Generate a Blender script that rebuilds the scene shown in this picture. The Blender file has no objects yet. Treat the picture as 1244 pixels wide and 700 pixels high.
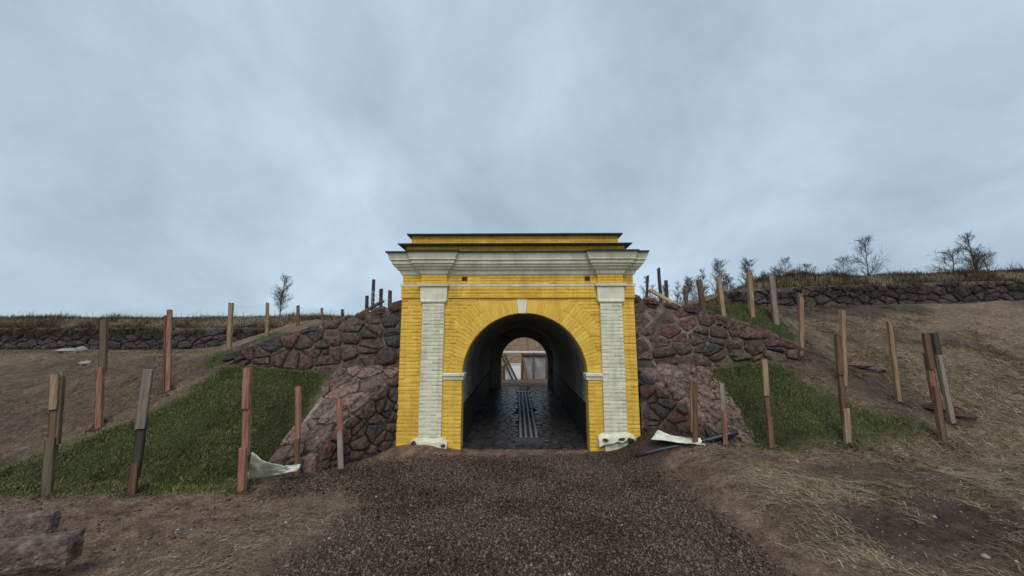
import bpy, math, random
import numpy as np
from mathutils import Vector, Matrix

random.seed(7)
rng = np.random.default_rng(7)
scene = bpy.context.scene
COL = scene.collection

# ------------------------------------------------------------------ camera
EYE = 2.09
PITCH, YAW, FPX = math.radians(8.65), math.radians(0.8), 460.0     # focal length in pixels of a 1244 px wide photo
cd = bpy.data.cameras.new('camera')
cd.sensor_width = 36.0
cd.lens = 36.0 * FPX / 1244.0
cd.clip_start, cd.clip_end = 0.05, 4000
cam = bpy.data.objects.new('camera', cd)
cam.location = (0, 0, EYE)
cam.rotation_euler = (math.radians(90) + PITCH, 0, YAW)
COL.objects.link(cam)
scene.camera = cam

# ------------------------------------------------------------------ sky, sun, exposure
SUN_EL = math.radians(48)
BG = 0.1
w = bpy.data.worlds.new('World')
scene.world = w
w.use_nodes = True
nt = w.node_tree
nt.nodes.clear()
N = nt.nodes.new
out = N('ShaderNodeOutputWorld'); bgn = N('ShaderNodeBackground'); sky = N('ShaderNodeTexSky')
sky.sky_type = 'NISHITA'; sky.sun_disc = False
sky.sun_elevation = SUN_EL; sky.sun_rotation = math.pi
tc = N('ShaderNodeTexCoord'); sep = N('ShaderNodeSeparateXYZ')
nt.links.new(tc.outputs['Generated'], sep.inputs[0])
# project the view direction on a flat cloud deck so that clouds foreshorten towards the horizon
zadd = N('ShaderNodeMath'); zadd.operation = 'ADD'; zadd.inputs[1].default_value = 0.62
nt.links.new(sep.outputs['Z'], zadd.inputs[0])
zmax = N('ShaderNodeMath'); zmax.operation = 'MAXIMUM'; zmax.inputs[1].default_value = 0.12
nt.links.new(zadd.outputs[0], zmax.inputs[0])
vd = N('ShaderNodeVectorMath'); vd.operation = 'DIVIDE'
cmb = N('ShaderNodeCombineXYZ')
for i in range(3):
    nt.links.new(zmax.outputs[0], cmb.inputs[i])
nt.links.new(tc.outputs['Generated'], vd.inputs[0]); nt.links.new(cmb.outputs[0], vd.inputs[1])
mp = N('ShaderNodeMapping'); mp.inputs['Scale'].default_value = (1.0, 0.85, 0.0); mp.inputs['Rotation'].default_value = (0, 0, 0.35)
mp.inputs['Location'].default_value = (3.1, 1.7, 0)
nt.links.new(vd.outputs[0], mp.inputs[0])
n1 = N('ShaderNodeTexNoise'); n1.inputs['Scale'].default_value = 2.3; n1.inputs['Detail'].default_value = 7; n1.inputs['Roughness'].default_value = 0.58
n1.inputs['Distortion'].default_value = 0.25
nt.links.new(mp.outputs[0], n1.inputs[0])
rmp = N('ShaderNodeValToRGB')
e = rmp.color_ramp.elements
e[0].position = 0.31; e[0].color = (0.275, 0.353, 0.428, 1)
e[1].position = 0.71; e[1].color = (0.445, 0.55, 0.65, 1)
m_ = e.new(0.52); m_.color = (0.358, 0.457, 0.547, 1)
nt.links.new(n1.outputs['Fac'], rmp.inputs[0])
mul = N('ShaderNodeVectorMath'); mul.operation = 'SCALE'; mul.inputs['Scale'].default_value = 1.0 / BG
nt.links.new(rmp.outputs[0], mul.inputs[0])
mx = N('ShaderNodeMixRGB'); mx.inputs[0].default_value = 0.93
nt.links.new(sky.outputs[0], mx.inputs[1]); nt.links.new(mul.outputs[0], mx.inputs[2])
nt.links.new(mx.outputs[0], bgn.inputs[0]); bgn.inputs[1].default_value = BG
nt.links.new(bgn.outputs[0], out.inputs[0])

sl = bpy.data.lights.new('sun', 'SUN')
sl.energy = 1.5; sl.angle = math.radians(35); sl.color = (1.0, 0.93, 0.83)
so = bpy.data.objects.new('sun', sl)
so.rotation_euler = (math.radians(90) - SUN_EL, 0, 0)
COL.objects.link(so)
scene.view_settings.view_transform = 'Standard'
scene.view_settings.look = 'None'
scene.view_settings.gamma = 1.0
scene.view_settings.exposure = 0.45
scene.view_settings.use_curve_mapping = False

# ------------------------------------------------------------------ helpers: maths
def ray(px, py):
    r = (px - 622) / FPX; u = (350 - py) / FPX
    f = math.cos(PITCH) - u * math.sin(PITCH); z = math.sin(PITCH) + u * math.cos(PITCH)
    return np.array([r * math.cos(YAW) - f * math.sin(YAW), r * math.sin(YAW) + f * math.cos(YAW), z])

def P(px, py, Y):                       # the point at depth Y along the sight line
    d = ray(px, py)
    return np.array([0, 0, EYE]) + d * (Y / d[1])

def sm(a, b, t):
    t = np.clip((np.asarray(t, float) - a) / (b - a), 0, 1)
    return t * t * (3 - 2 * t)

_T = rng.random((256, 256))
def vnoise(x, y, s=1.0):
    x = np.asarray(x, float) * s + 1000.3; y = np.asarray(y, float) * s + 1000.7
    xi = np.floor(x).astype(int); yi = np.floor(y).astype(int)
    fx = x - xi; fy = y - yi
    fx = fx * fx * (3 - 2 * fx); fy = fy * fy * (3 - 2 * fy)
    a = _T[xi & 255, yi & 255]; b = _T[(xi + 1) & 255, yi & 255]; c = _T[xi & 255, (yi + 1) & 255]; d = _T[(xi + 1) & 255, (yi + 1) & 255]
    return (a * (1 - fx) + b * fx) * (1 - fy) + (c * (1 - fx) + d * fx) * fy

def fbm(x, y, s=1.0, o=4):
    v = 0; a = 0.5
    for i in range(o):
        v = v + a * (vnoise(x + 17.1 * i, y - 9.3 * i, s) - 0.5); s *= 2.07; a *= 0.5
    return v

# ------------------------------------------------------------------ terrain height
WALL_Y = 8.5
def height(x, y, rough=True):
    x = np.asarray(x, float); y = np.asarray(y, float)
    # ground in front of the rampart
    base = 0.42 * sm(1.9, 3.5, x + 0.25 * fbm(x, y, 0.9, 3)) * sm(2.0, 5.8, y) + 0.10 * sm(-4.2, -6.5, x)
    yl0 = 5.9 + 1.0 * sm(-4.9, -4.0, x)
    yc = 8.5 + 0.30 * np.maximum(0, -6.3 - x)
    tl = np.clip((y - yl0) / (yc - yl0), 0, 1)
    left = (1.72 * (0.75 * tl + 0.25 * tl * tl * (3 - 2 * tl)))* sm(-3.25, -3.95, x)
    yr0 = 6.15 + 0.8 * sm(4.9, 4.1, x)
    tr = np.clip((y - yr0) / (8.5 - yr0), 0, 1)
    hill = np.maximum(0.0, 0.42 * (np.minimum(y, 13.3) - 6.15))
    right = (1.42 * tr * sm(7.6, 6.4, x) + np.minimum(hill, 3.1) * sm(6.4, 7.6, x)) * sm(3.25, 3.95, x)
    front = base + left + right
    mound = 0.26 * np.exp(-(((x - 2.75) / 0.62) ** 2 + ((y - 7.75) / 0.5) ** 2)) + 0.16 * np.exp(-(((x + 1.95) / 0.6) ** 2 + ((y - 7.9) / 0.3) ** 2))
    front = front + mound
    # rampart and terraces behind the walls
    RL = 1.80 + 1.30 * np.clip((x + 6.4) / 4.0, 0, 1)
    s = x / np.maximum(y, 1)
    rise = 0.15 * np.clip(y - 9.5, 0, 11) * sm(-0.86, -0.52, s)
    RL = np.maximum(RL * sm(16, 11, y) + 1.8 * sm(11, 16, y), 1.82 + rise)
    bankL = 1.3 * sm(22.3, 22.5, y) + 0.65 * sm(22.5, 24.5, y) + 0.25 * vnoise(x, y, 0.35) * sm(22.3, 24, y)
    backL = np.maximum(RL, 1.85 + bankL)
    RR0 = 3.22 - 1.35 * np.clip((x - 2.45) / 3.8, 0, 1)
    RR = RR0 + (3.15 - RR0) * sm(8.7, 10.4, y)
    hillb = 0.42 + hill + 0.03 * np.clip(y - 13.3, 0, 4) + 0.03 * np.clip(x - 10, 0, 10) * sm(9, 13, y)
    RR = RR * sm(8.2, 6.4, x) + hillb * sm(6.4, 8.2, x)
    topR = np.interp(x, [4, 7, 9.5, 11.2, 12.2, 14, 40, 80], [3.6, 3.9, 4.25, 4.9, 5.3, 5.55, 5.9, 6.0]) + 0.25 * (vnoise(x, y, 0.5) - 0.5)
    bench = hillb
    backR = np.maximum(RR, bench + (topR - bench) * (0.55 * sm(17.25, 17.45, y) + 0.45 * sm(17.45, 19.0, y)) * sm(5, 8, x))
    back = np.where(x < 0, backL, backR)
    cblend = sm(-0.8, 0.8, x)
    back = np.where(np.abs(x) < 0.8, 3.1 + 0 * x, back)
    # yard behind the passage
    yard = sm(5.6, 4.6, np.abs(x)) * sm(17.05, 17.45, y) * sm(31, 24.5, y)
    back = back * (1 - yard) + 0.27 * yard
    wl = WALL_Y + 0.06
    # outside the walls the front simply runs on into the back
    side = np.maximum(sm(-6.5, -7.3, x), sm(6.6, 7.6, x))
    yc2 = np.where(x < 0, yc, 13.3)
    stepf = sm(wl - 0.05, wl + 0.05, y)
    h = front * (1 - stepf) + back * stepf
    cont = np.where(x < 0, np.where(y < yc, front, np.maximum(backL, 1.72 + 0.1)), np.where(y < 9, front, back))
    h = h * (1 - side) + cont * side
    if rough:
        amp = 0.05 + 0.10 * sm(2.6, 5, np.abs(x))
        corr = sm(2.0, 2.6, np.abs(x))
        off = np.maximum(sm(3.0, 4.2, x + 0.5 * fbm(x, y, 0.8, 3)), sm(-2.6, -4.2, x)) * sm(1.9, 2.6, np.abs(x))
        h = h + off * (0.07 * fbm(x, y, 2.3, 3) + 0.075 * fbm(x + 5, y, 7.0, 3)) + amp * fbm(x, y, 0.9, 5) * np.where(y > 7.6, corr, 1) + 0.035 * fbm(x, y, 5.0, 3) * np.where(y > 7.6, corr, 1)
    return h

def G(px, py):                          # where a sight line meets the ground
    d = ray(px, py); d = d / d[1]
    t = np.arange(1.5, 120, 0.02)
    z = EYE + d[2] * t
    hh = height(d[0] * t, t)
    i = np.argmax(z < hh)
    if not (z < hh).any():
        i = 1000
    return np.array([d[0] * t[i], t[i], hh[i]])

# ------------------------------------------------------------------ helpers: objects
def link(o, parent=None):
    COL.objects.link(o)
    if parent is not None:
        o.parent = parent
    return o

def mesh(name, V, Fs, mats=None, smooth=False, mat_idx=None):
    me = bpy.data.meshes.new(name)
    if isinstance(Fs, np.ndarray):
        V = np.asarray(V, np.float32); k = Fs.shape[1]; n = len(Fs)
        me.vertices.add(len(V)); me.vertices.foreach_set('co', V.ravel())
        me.loops.add(n * k); me.loops.foreach_set('vertex_index', Fs.astype(np.int32).ravel())
        me.polygons.add(n); me.polygons.foreach_set('loop_start', np.arange(0, n * k, k, dtype=np.int32))
        me.polygons.foreach_set('loop_total', np.full(n, k, np.int32))
    else:
        me.from_pydata([tuple(map(float, v)) for v in V], [], Fs)
    if mat_idx is not None:
        me.polygons.foreach_set('material_index', np.asarray(mat_idx, np.int32))
    if smooth:
        me.polygons.foreach_set('use_smooth', np.ones(len(me.polygons), bool))
    for m in (mats if isinstance(mats, (list, tuple)) else [mats]):
        if m is not None:
            me.materials.append(m)
    me.update(calc_edges=True)
    me.validate()
    return me

def obj(name, me, parent=None, loc=(0, 0, 0), **props):
    o = bpy.data.objects.new(name, me)
    o.location = loc
    for k, v in props.items():
        o[k] = v
    return link(o, parent)

def thing(name, label, cat, loc=(0, 0, 0), rotz=0, group=None, me=None):
    o = bpy.data.objects.new(name, me)
    o.location = loc; o.rotation_euler = (0, 0, rotz)
    o['label'] = label; o['category'] = cat
    if group:
        o['group'] = group
    return link(o)

BOXF = [(0, 3, 2, 1), (4, 5, 6, 7), (0, 1, 5, 4), (1, 2, 6, 5), (2, 3, 7, 6), (3, 0, 4, 7)]
class MB:
    def __init__(s): s.V = []; s.F = []; s.M = []
    def add(s, V, Fs, m=0):
        k = len(s.V); s.V += [tuple(map(float, v)) for v in V]; s.F += [tuple(i + k for i in f) for f in Fs]; s.M += [m] * len(Fs)
    def box(s, x0, x1, y0, y1, z0, z1, m=0):
        s.add([(x0, y0, z0), (x1, y0, z0), (x1, y1, z0), (x0, y1, z0), (x0, y0, z1), (x1, y0, z1), (x1, y1, z1), (x0, y1, z1)], BOXF, m)
    def hexa(s, V, m=0): s.add(V, BOXF, m)
    def beam(s, a, b, wx, wy, m=0, side=None):          # a bar from a to b, wx wide, wy thick
        a = Vector(a); b = Vector(b); d = (b - a).normalized()
        u = Vector(side) if side is not None else Vector((1, 0, 0))
        v = d.cross(u)
        if v.length < 1e-4:
            u = Vector((0, 1, 0)); v = d.cross(u)
        v.normalize(); u = v.cross(d).normalized()
        c = []
        for p in (a, b):
            for (i, j) in ((-1, -1), (1, -1), (1, 1), (-1, 1)):
                c.append(p + u * (i * wx / 2) + v * (j * wy / 2))
        s.add(c, BOXF, m)
    def loft(s, rects, m=0):                            # rects: (x0,x1,y0,y1,z) from bottom to top
        k = len(rects); V = []
        for (x0, x1, y0, y1, z) in rects:
            V += [(x0, y0, z), (x1, y0, z), (x1, y1, z), (x0, y1, z)]
        Fs = [(3, 2, 1, 0)]
        for i in range(k - 1):
            a = 4 * i
            for j in range(4):
                Fs.append((a + j, a + (j + 1) % 4, a + 4 + (j + 1) % 4, a + 4 + j))
        a = 4 * (k - 1); Fs.append((a, a + 1, a + 2, a + 3))
        s.add(V, Fs, m)
    def mesh(s, name, mats, smooth=False):
        return mesh(name, s.V, s.F, mats, smooth, s.M)

# ------------------------------------------------------------------ materials
def new_mat(name):
    m = bpy.data.materials.new(name); m.use_nodes = True
    t = m.node_tree; b = t.nodes['Principled BSDF']
    return m, t, b

def L(t, a, b): t.links.new(a, b)

def stuff_mat(name, cols, scale=6.0, rough=0.9, bump=0.3, bscale=40.0, stretch=(1, 1, 1), rand=0.0, spec=0.3, bdist=0.01, detail=6.0, spread=(0.3, 0.7)):
    """noise between colours, with an optional per object shift and a fine bump"""
    m, t, b = new_mat(name)
    tc = t.nodes.new('ShaderNodeTexCoord'); mp = t.nodes.new('ShaderNodeMapping')
    mp.inputs['Scale'].default_value = stretch
    L(t, tc.outputs['Object'], mp.inputs[0])
    n = t.nodes.new('ShaderNodeTexNoise'); n.inputs['Scale'].default_value = scale; n.inputs['Detail'].default_value = detail
    n.inputs['Roughness'].default_value = 0.65
    r = t.nodes.new('ShaderNodeValToRGB')
    el = r.color_ramp.elements
    k = len(cols)
    for i, c in enumerate(cols):
        pos = spread[0] + (spread[1] - spread[0]) * i / max(1, k - 1)
        if i < 2:
            q = el[i]; q.position = pos
        else:
            q = el.new(pos)
        q.color = (*c, 1)
    if k == 2:
        el[1].position = spread[1]
    oi = t.nodes.new('ShaderNodeObjectInfo')
    if rand:
        ad = t.nodes.new('ShaderNodeVectorMath'); ad.operation = 'ADD'
        sc = t.nodes.new('ShaderNodeMath'); sc.operation = 'MULTIPLY'; sc.inputs[1].default_value = 37.0
        L(t, oi.outputs['Random'], sc.inputs[0]); L(t, mp.outputs[0], ad.inputs[0]); L(t, sc.outputs[0], ad.inputs[1])
        L(t, ad.outputs[0], n.inputs['Vector'])
        mr = t.nodes.new('ShaderNodeMapRange'); mr.inputs['To Min'].default_value = -rand; mr.inputs['To Max'].default_value = rand
        L(t, oi.outputs['Random'], mr.inputs['Value'])
        sm_ = t.nodes.new('ShaderNodeMath'); sm_.operation = 'ADD'
        L(t, n.outputs['Fac'], sm_.inputs[0]); L(t, mr.outputs[0], sm_.inputs[1]); L(t, sm_.outputs[0], r.inputs[0])
    else:
        L(t, mp.outputs[0], n.inputs['Vector']); L(t, n.outputs['Fac'], r.inputs[0])
    L(t, r.outputs[0], b.inputs['Base Color'])
    b.inputs['Roughness'].default_value = rough
    b.inputs['Specular IOR Level'].default_value = spec
    if bump:
        n2 = t.nodes.new('ShaderNodeTexNoise'); n2.inputs['Scale'].default_value = bscale; n2.inputs['Detail'].default_value = 5
        L(t, mp.outputs[0], n2.inputs['Vector'])
        bp = t.nodes.new('ShaderNodeBump'); bp.inputs['Strength'].default_value = bump; bp.inputs['Distance'].default_value = bdist
        L(t, n2.outputs['Fac'], bp.inputs['Height']); L(t, bp.outputs[0], b.inputs['Normal'])
    return m

M = {}
def limewash(name, cols, stain):
    m = stuff_mat(name, cols, 3.0, 0.88, 0.5, 60, rand=0.12, bdist=0.006)
    t = m.node_tree; b = t.nodes['Principled BSDF']
    src = b.inputs['Base Color'].links[0].from_socket
    ge = t.nodes.new('ShaderNodeNewGeometry')
    def layer(src, sc, scale, lo, hi, amount, col):
        mp = t.nodes.new('ShaderNodeMapping'); mp.inputs['Scale'].default_value = sc; L(t, ge.outputs['Position'], mp.inputs[0])
        n = t.nodes.new('ShaderNodeTexNoise'); n.inputs['Scale'].default_value = scale; n.inputs['Detail'].default_value = 7; n.inputs['Roughness'].default_value = 0.7
        L(t, mp.outputs[0], n.inputs['Vector'])
        mr = t.nodes.new('ShaderNodeMapRange'); mr.inputs[1].default_value = lo; mr.inputs[2].default_value = hi; mr.inputs[4].default_value = amount
        L(t, n.outputs['Fac'], mr.inputs[0])
        mx = t.nodes.new('ShaderNodeMixRGB'); mx.inputs[2].default_value = (*col, 1)
        L(t, mr.outputs[0], mx.inputs[0]); L(t, src, mx.inputs[1]); L(t, mx.outputs[0], b.inputs['Base Color'])
        return mx.outputs[0]
    src = layer(src, (3.0, 3.0, 0.35), 1.6, 0.48, 0.75, 0.55, stain)         # streaks run down by rain
    src = layer(src, (1, 1, 1.6), 5.0, 0.58, 0.72, 0.35, stain)              # blotches
    src = layer(src, (1, 1, 1), 28.0, 0.66, 0.74, 0.6, tuple(c * 0.45 for c in stain))   # chips
    return m
M['yellow'] = limewash('yellow_limewash', [(0.60, 0.365, 0.055), (0.75, 0.485, 0.078), (0.80, 0.545, 0.12)], (0.36, 0.19, 0.035))
M['white'] = limewash('cream_limewash', [(0.53, 0.52, 0.39), (0.67, 0.66, 0.51), (0.74, 0.73, 0.59)], (0.30, 0.28, 0.20))
M['darkhole'] = stuff_mat('brick_and_hollow_shade', [(0.05, 0.025, 0.018), (0.10, 0.05, 0.035)], 20)  # dark brick brown, also painting the shade in hollows and vents
M['metal'] = stuff_mat('dark_sheet_metal', [(0.028, 0.030, 0.034), (0.05, 0.052, 0.056)], 5, 0.5, 0.1, 12, spec=0.5)
M['plaster'] = stuff_mat('grey_tunnel_plaster', [(0.17, 0.165, 0.15), (0.36, 0.355, 0.33), (0.46, 0.455, 0.425)], 1.8, 0.9, 0.3, 20)
M['plinth'] = stuff_mat('dark_bitumen', [(0.018, 0.018, 0.020), (0.04, 0.04, 0.042)], 3, 0.6, 0.3, 25)
M['mortar'] = stuff_mat('stone_wall_mortar', [(0.07, 0.052, 0.045), (0.19, 0.155, 0.135), (0.38, 0.33, 0.29)], 5.0, 0.95, 0.8, 30, bdist=0.03)
M['mortar_dark'] = stuff_mat('dark_earth_joint', [(0.05, 0.038, 0.032), (0.12, 0.094, 0.08), (0.25, 0.21, 0.18)], 4, 0.95, 0.8, 30, bdist=0.03)
M['wood_red'] = stuff_mat('reddish_timber', [(0.12, 0.055, 0.038), (0.26, 0.125, 0.085), (0.37, 0.20, 0.145)], 7, 0.85, 0.6, 30, (5, 5, 0.3), rand=0.06)
M['wood_pale'] = stuff_mat('pale_timber', [(0.14, 0.09, 0.052), (0.27, 0.185, 0.112), (0.40, 0.29, 0.19)], 7, 0.85, 0.6, 30, (5, 5, 0.3), rand=0.06)
M['wood_olive'] = stuff_mat('mossy_timber', [(0.06, 0.05, 0.03), (0.12, 0.10, 0.06), (0.16, 0.13, 0.085)], 7, 0.85, 0.6, 30, (5, 5, 0.3), rand=0.06)
M['wood_grey'] = stuff_mat('weathered_grey_timber', [(0.13, 0.105, 0.085), (0.23, 0.19, 0.16), (0.30, 0.26, 0.22)], 7, 0.85, 0.6, 30, (5, 5, 0.3), rand=0.06)
M['wood_brown'] = stuff_mat('brown_wet_timber', [(0.07, 0.038, 0.022), (0.14, 0.08, 0.05), (0.19, 0.115, 0.075)], 7, 0.85, 0.6, 30, (5, 5, 0.3), rand=0.06)
M['wood_dark'] = stuff_mat('dark_wet_timber', [(0.022, 0.019, 0.017), (0.05, 0.042, 0.036), (0.075, 0.063, 0.052)], 7, 0.85, 0.6, 30, (5, 5, 0.3), rand=0.06)
M['bark'] = stuff_mat('grey_bark', [(0.055, 0.045, 0.04), (0.11, 0.095, 0.085)], 8, 0.9, 0.2)
M['cloth'] = stuff_mat('pale_geotextile', [(0.30, 0.28, 0.22), (0.58, 0.61, 0.51), (0.74, 0.77, 0.67)], 7, 0.8, 0.3, 30)
M['pipe'] = stuff_mat('black_plastic', [(0.010, 0.012, 0.016), (0.022, 0.024, 0.03)], 5, 0.35, 0.0, spec=0.5)
M['net'] = stuff_mat('green_grey_net', [(0.42, 0.47, 0.50), (0.5, 0.55, 0.58)], 5, 0.7, 0.0)
M['fabric_grey'] = stuff_mat('grey_tarpaulin', [(0.22, 0.22, 0.23), (0.33, 0.33, 0.34)], 3, 0.7, 0.5, 4, bdist=0.05)
M['white_board'] = stuff_mat('white_board', [(0.60, 0.64, 0.68), (0.78, 0.80, 0.82)], 3, 0.6, 0.1)
M['granite'] = stuff_mat('dressed_granite', [(0.045, 0.031, 0.026), (0.115, 0.082, 0.07), (0.23, 0.18, 0.155)], 11, 0.85, 1.0, 18, bdist=0.06, rand=0.04)
M['wet_sett'] = stuff_mat('pale_wet_sett', [(0.07, 0.07, 0.075), (0.25, 0.25, 0.26)], 8, 0.35, 0.4, 30, spec=0.5)
M['iron'] = stuff_mat('wet_iron', [(0.03, 0.03, 0.034), (0.06, 0.06, 0.065)], 10, 0.35, 0.3, 30, spec=0.5)
M['cobble'] = stuff_mat('wet_dark_cobble', [(0.016, 0.015, 0.016), (0.036, 0.034, 0.036), (0.06, 0.055, 0.056)], 5, 0.34, 0.05, 30, spec=0.5)

def stone_mat(name, cols, rough=0.75, bump=0.8):
    """granite boulders: the hue changes from stone to stone, with speckle and lichen"""
    m, t, b = new_mat(name)
    oi = t.nodes.new('ShaderNodeObjectInfo'); tc = t.nodes.new('ShaderNodeTexCoord')
    r = t.nodes.new('ShaderNodeValToRGB'); r.color_ramp.interpolation = 'CONSTANT'
    el = r.color_ramp.elements
    for i, c in enumerate(cols):
        q = el[i] if i < 2 else el.new(0.5)
        q.position = i / len(cols); q.color = (*c, 1)
    L(t, oi.outputs['Random'], r.inputs[0])
    ofs = t.nodes.new('ShaderNodeVectorMath'); ofs.operation = 'ADD'
    k = t.nodes.new('ShaderNodeMath'); k.operation = 'MULTIPLY'; k.inputs[1].default_value = 91.0
    L(t, oi.outputs['Random'], k.inputs[0]); L(t, tc.outputs['Object'], ofs.inputs[0]); L(t, k.outputs[0], ofs.inputs[1])
    n = t.nodes.new('ShaderNodeTexNoise'); n.inputs['Scale'].default_value = 12; n.inputs['Detail'].default_value = 8; n.inputs['Roughness'].default_value = 0.75
    L(t, ofs.outputs[0], n.inputs['Vector'])
    mr = t.nodes.new('ShaderNodeMapRange'); mr.inputs[1].default_value = 0.36; mr.inputs[2].default_value = 0.64
    mr.inputs[3].default_value = 0.3; mr.inputs[4].default_value = 1.9
    L(t, n.outputs['Fac'], mr.inputs[0])
    mul = t.nodes.new('ShaderNodeVectorMath'); mul.operation = 'SCALE'
    L(t, r.outputs[0], mul.inputs[0]); L(t, mr.outputs[0], mul.inputs['Scale'])
    # pale lime smears
    n3 = t.nodes.new('ShaderNodeTexNoise'); n3.inputs['Scale'].default_value = 4.5; n3.inputs['Detail'].default_value = 6; n3.inputs['Roughness'].default_value = 0.8
    L(t, ofs.outputs[0], n3.inputs['Vector'])
    mr3 = t.nodes.new('ShaderNodeMapRange'); mr3.inputs[1].default_value = 0.58; mr3.inputs[2].default_value = 0.72; mr3.inputs[4].default_value = 0.45
    L(t, n3.outputs['Fac'], mr3.inputs[0])
    mix = t.nodes.new('ShaderNodeMixRGB'); mix.inputs[2].default_value = (0.25, 0.20, 0.17, 1)
    L(t, mr3.outputs[0], mix.inputs[0]); L(t, mul.outputs[0], mix.inputs[1]); L(t, mix.outputs[0], b.inputs['Base Color'])
    b.inputs['Roughness'].default_value = rough; b.inputs['Specular IOR Level'].default_value = 0.35
    n2 = t.nodes.new('ShaderNodeTexNoise'); n2.inputs['Scale'].default_value = 14; n2.inputs['Detail'].default_value = 8; n2.inputs['Roughness'].default_value = 0.7
    L(t, ofs.outputs[0], n2.inputs['Vector'])
    bp = t.nodes.new('ShaderNodeBump'); bp.inputs['Strength'].default_value = 1.0; bp.inputs['Distance'].default_value = 0.07
    L(t, n2.outputs['Fac'], bp.inputs['Height']); L(t, bp.outputs[0], b.inputs['Normal'])
    return m

M['stone'] = stone_mat('red_granite_boulder', [(0.092, 0.052, 0.042), (0.080, 0.056, 0.047), (0.112, 0.055, 0.046), (0.054, 0.048, 0.045), (0.098, 0.066, 0.052), (0.125, 0.06, 0.05), (0.066, 0.046, 0.039), (0.085, 0.046, 0.038)])
M['slab'] = stone_mat('limed_sunlit_granite', [(0.185, 0.115, 0.098), (0.15, 0.10, 0.086), (0.205, 0.125, 0.106), (0.13, 0.09, 0.08), (0.19, 0.124, 0.106), (0.24, 0.17, 0.148)], 0.8)  # lime smears, plus the sunlit look of the upward faces put into the colour
M['stone_far'] = stone_mat('dark_field_stone', [(0.052, 0.041, 0.038), (0.062, 0.048, 0.044), (0.042, 0.036, 0.036), (0.07, 0.052, 0.047)])

# ground: the attribute 'cover' says what lies where (r gravel, g turf soil, b straw, a dark soil)
def ground_mat():
    m, t, b = new_mat('ground_cover')
    at = t.nodes.new('ShaderNodeAttribute'); at.attribute_name = 'cover'
    sp = t.nodes.new('ShaderNodeSeparateColor'); L(t, at.outputs['Color'], sp.inputs[0])
    tc = t.nodes.new('ShaderNodeTexCoord')
    def noise(scale, det=8, rough=0.7, stretch=None):
        n = t.nodes.new('ShaderNodeTexNoise'); n.inputs['Scale'].default_value = scale; n.inputs['Detail'].default_value = det; n.inputs['Roughness'].default_value = rough
        if stretch:
            mp = t.nodes.new('ShaderNodeMapping'); mp.inputs['Scale'].default_value = stretch[0]; mp.inputs['Rotation'].default_value = (0, 0, stretch[1])
            L(t, tc.outputs['Object'], mp.inputs[0]); L(t, mp.outputs[0], n.inputs['Vector'])
        else:
            L(t, tc.outputs['Object'], n.inputs['Vector'])
        return n
    def ramp(n, cols, lo=0.3, hi=0.7):
        r = t.nodes.new('ShaderNodeValToRGB'); el = r.color_ramp.elements
        for i, c in enumerate(cols):
            q = el[i] if i < 2 else el.new(0.5)
            q.position = lo + (hi - lo) * i / (len(cols) - 1); q.color = (*c, 1)
        L(t, n.outputs['Fac'], r.inputs[0]); return r
    dirt = ramp(noise(3.5), [(0.048, 0.029, 0.019), (0.118, 0.074, 0.051), (0.178, 0.117, 0.082), (0.25, 0.178, 0.128)], 0.30, 0.72)
    grav = ramp(noise(38, 4, 0.8), [(0.018, 0.012, 0.009), (0.056, 0.038, 0.029), (0.10, 0.070, 0.054)], 0.32, 0.7)
    turf = ramp(noise(5), [(0.018, 0.022, 0.008), (0.036, 0.045, 0.015), (0.055, 0.06, 0.025)])
    straw = ramp(noise(7, 8, 0.75, ((1.0, 3.2, 1), 0.5)), [(0.04, 0.027, 0.016), (0.095, 0.068, 0.040), (0.17, 0.126, 0.075), (0.29, 0.225, 0.14)], 0.33, 0.70)
    dark = ramp(noise(7, 9, 0.78), [(0.018, 0.012, 0.009), (0.046, 0.031, 0.024), (0.085, 0.060, 0.047)], 0.33, 0.7)
    cur = dirt.outputs[0]
    nz = noise(6, 9, 0.8)
    for lay, fac, hw_ in ((straw, sp.outputs[2], 0.35), (dark, at.outputs['Alpha'], 0.42), (turf, sp.outputs[1], 0.2), (grav, sp.outputs[0], 0.28)):
        ad = t.nodes.new('ShaderNodeMath'); ad.operation = 'ADD'; L(t, fac, ad.inputs[0])
        L(t, nz.outputs['Fac'], ad.inputs[1])
        mr = t.nodes.new('ShaderNodeMapRange'); mr.inputs[1].default_value = 1.0 - hw_; mr.inputs[2].default_value = 1.0 + hw_; L(t, ad.outputs[0], mr.inputs[0])
        mx = t.nodes.new('ShaderNodeMixRGB'); L(t, mr.outputs[0], mx.inputs[0]); L(t, cur, mx.inputs[1]); L(t, lay.outputs[0], mx.inputs[2])
        cur = mx.outputs[0]
    def vary(cur, sc, lo, hi):
        n = noise(sc, 4, 0.85); mr = t.nodes.new('ShaderNodeMapRange'); mr.inputs[1].default_value = 0.34; mr.inputs[2].default_value = 0.66
        mr.inputs[3].default_value = lo; mr.inputs[4].default_value = hi; L(t, n.outputs['Fac'], mr.inputs[0])
        v = t.nodes.new('ShaderNodeVectorMath'); v.operation = 'SCALE'; L(t, cur, v.inputs[0]); L(t, mr.outputs[0], v.inputs['Scale']); return v.outputs[0]
    cur = vary(cur, 46, 0.5, 1.9); cur = vary(cur, 13, 0.7, 1.55)
    L(t, cur, b.inputs['Base Color'])
    b.inputs['Roughness'].default_value = 0.92; b.inputs['Specular IOR Level'].default_value = 0.25
    n2 = noise(24, 8, 0.75)
    bp = t.nodes.new('ShaderNodeBump'); bp.inputs['Strength'].default_value = 1.0; bp.inputs['Distance'].default_value = 0.06
    L(t, n2.outputs['Fac'], bp.inputs['Height']); L(t, bp.outputs[0], b.inputs['Normal'])
    return m
M['ground'] = ground_mat()

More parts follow.
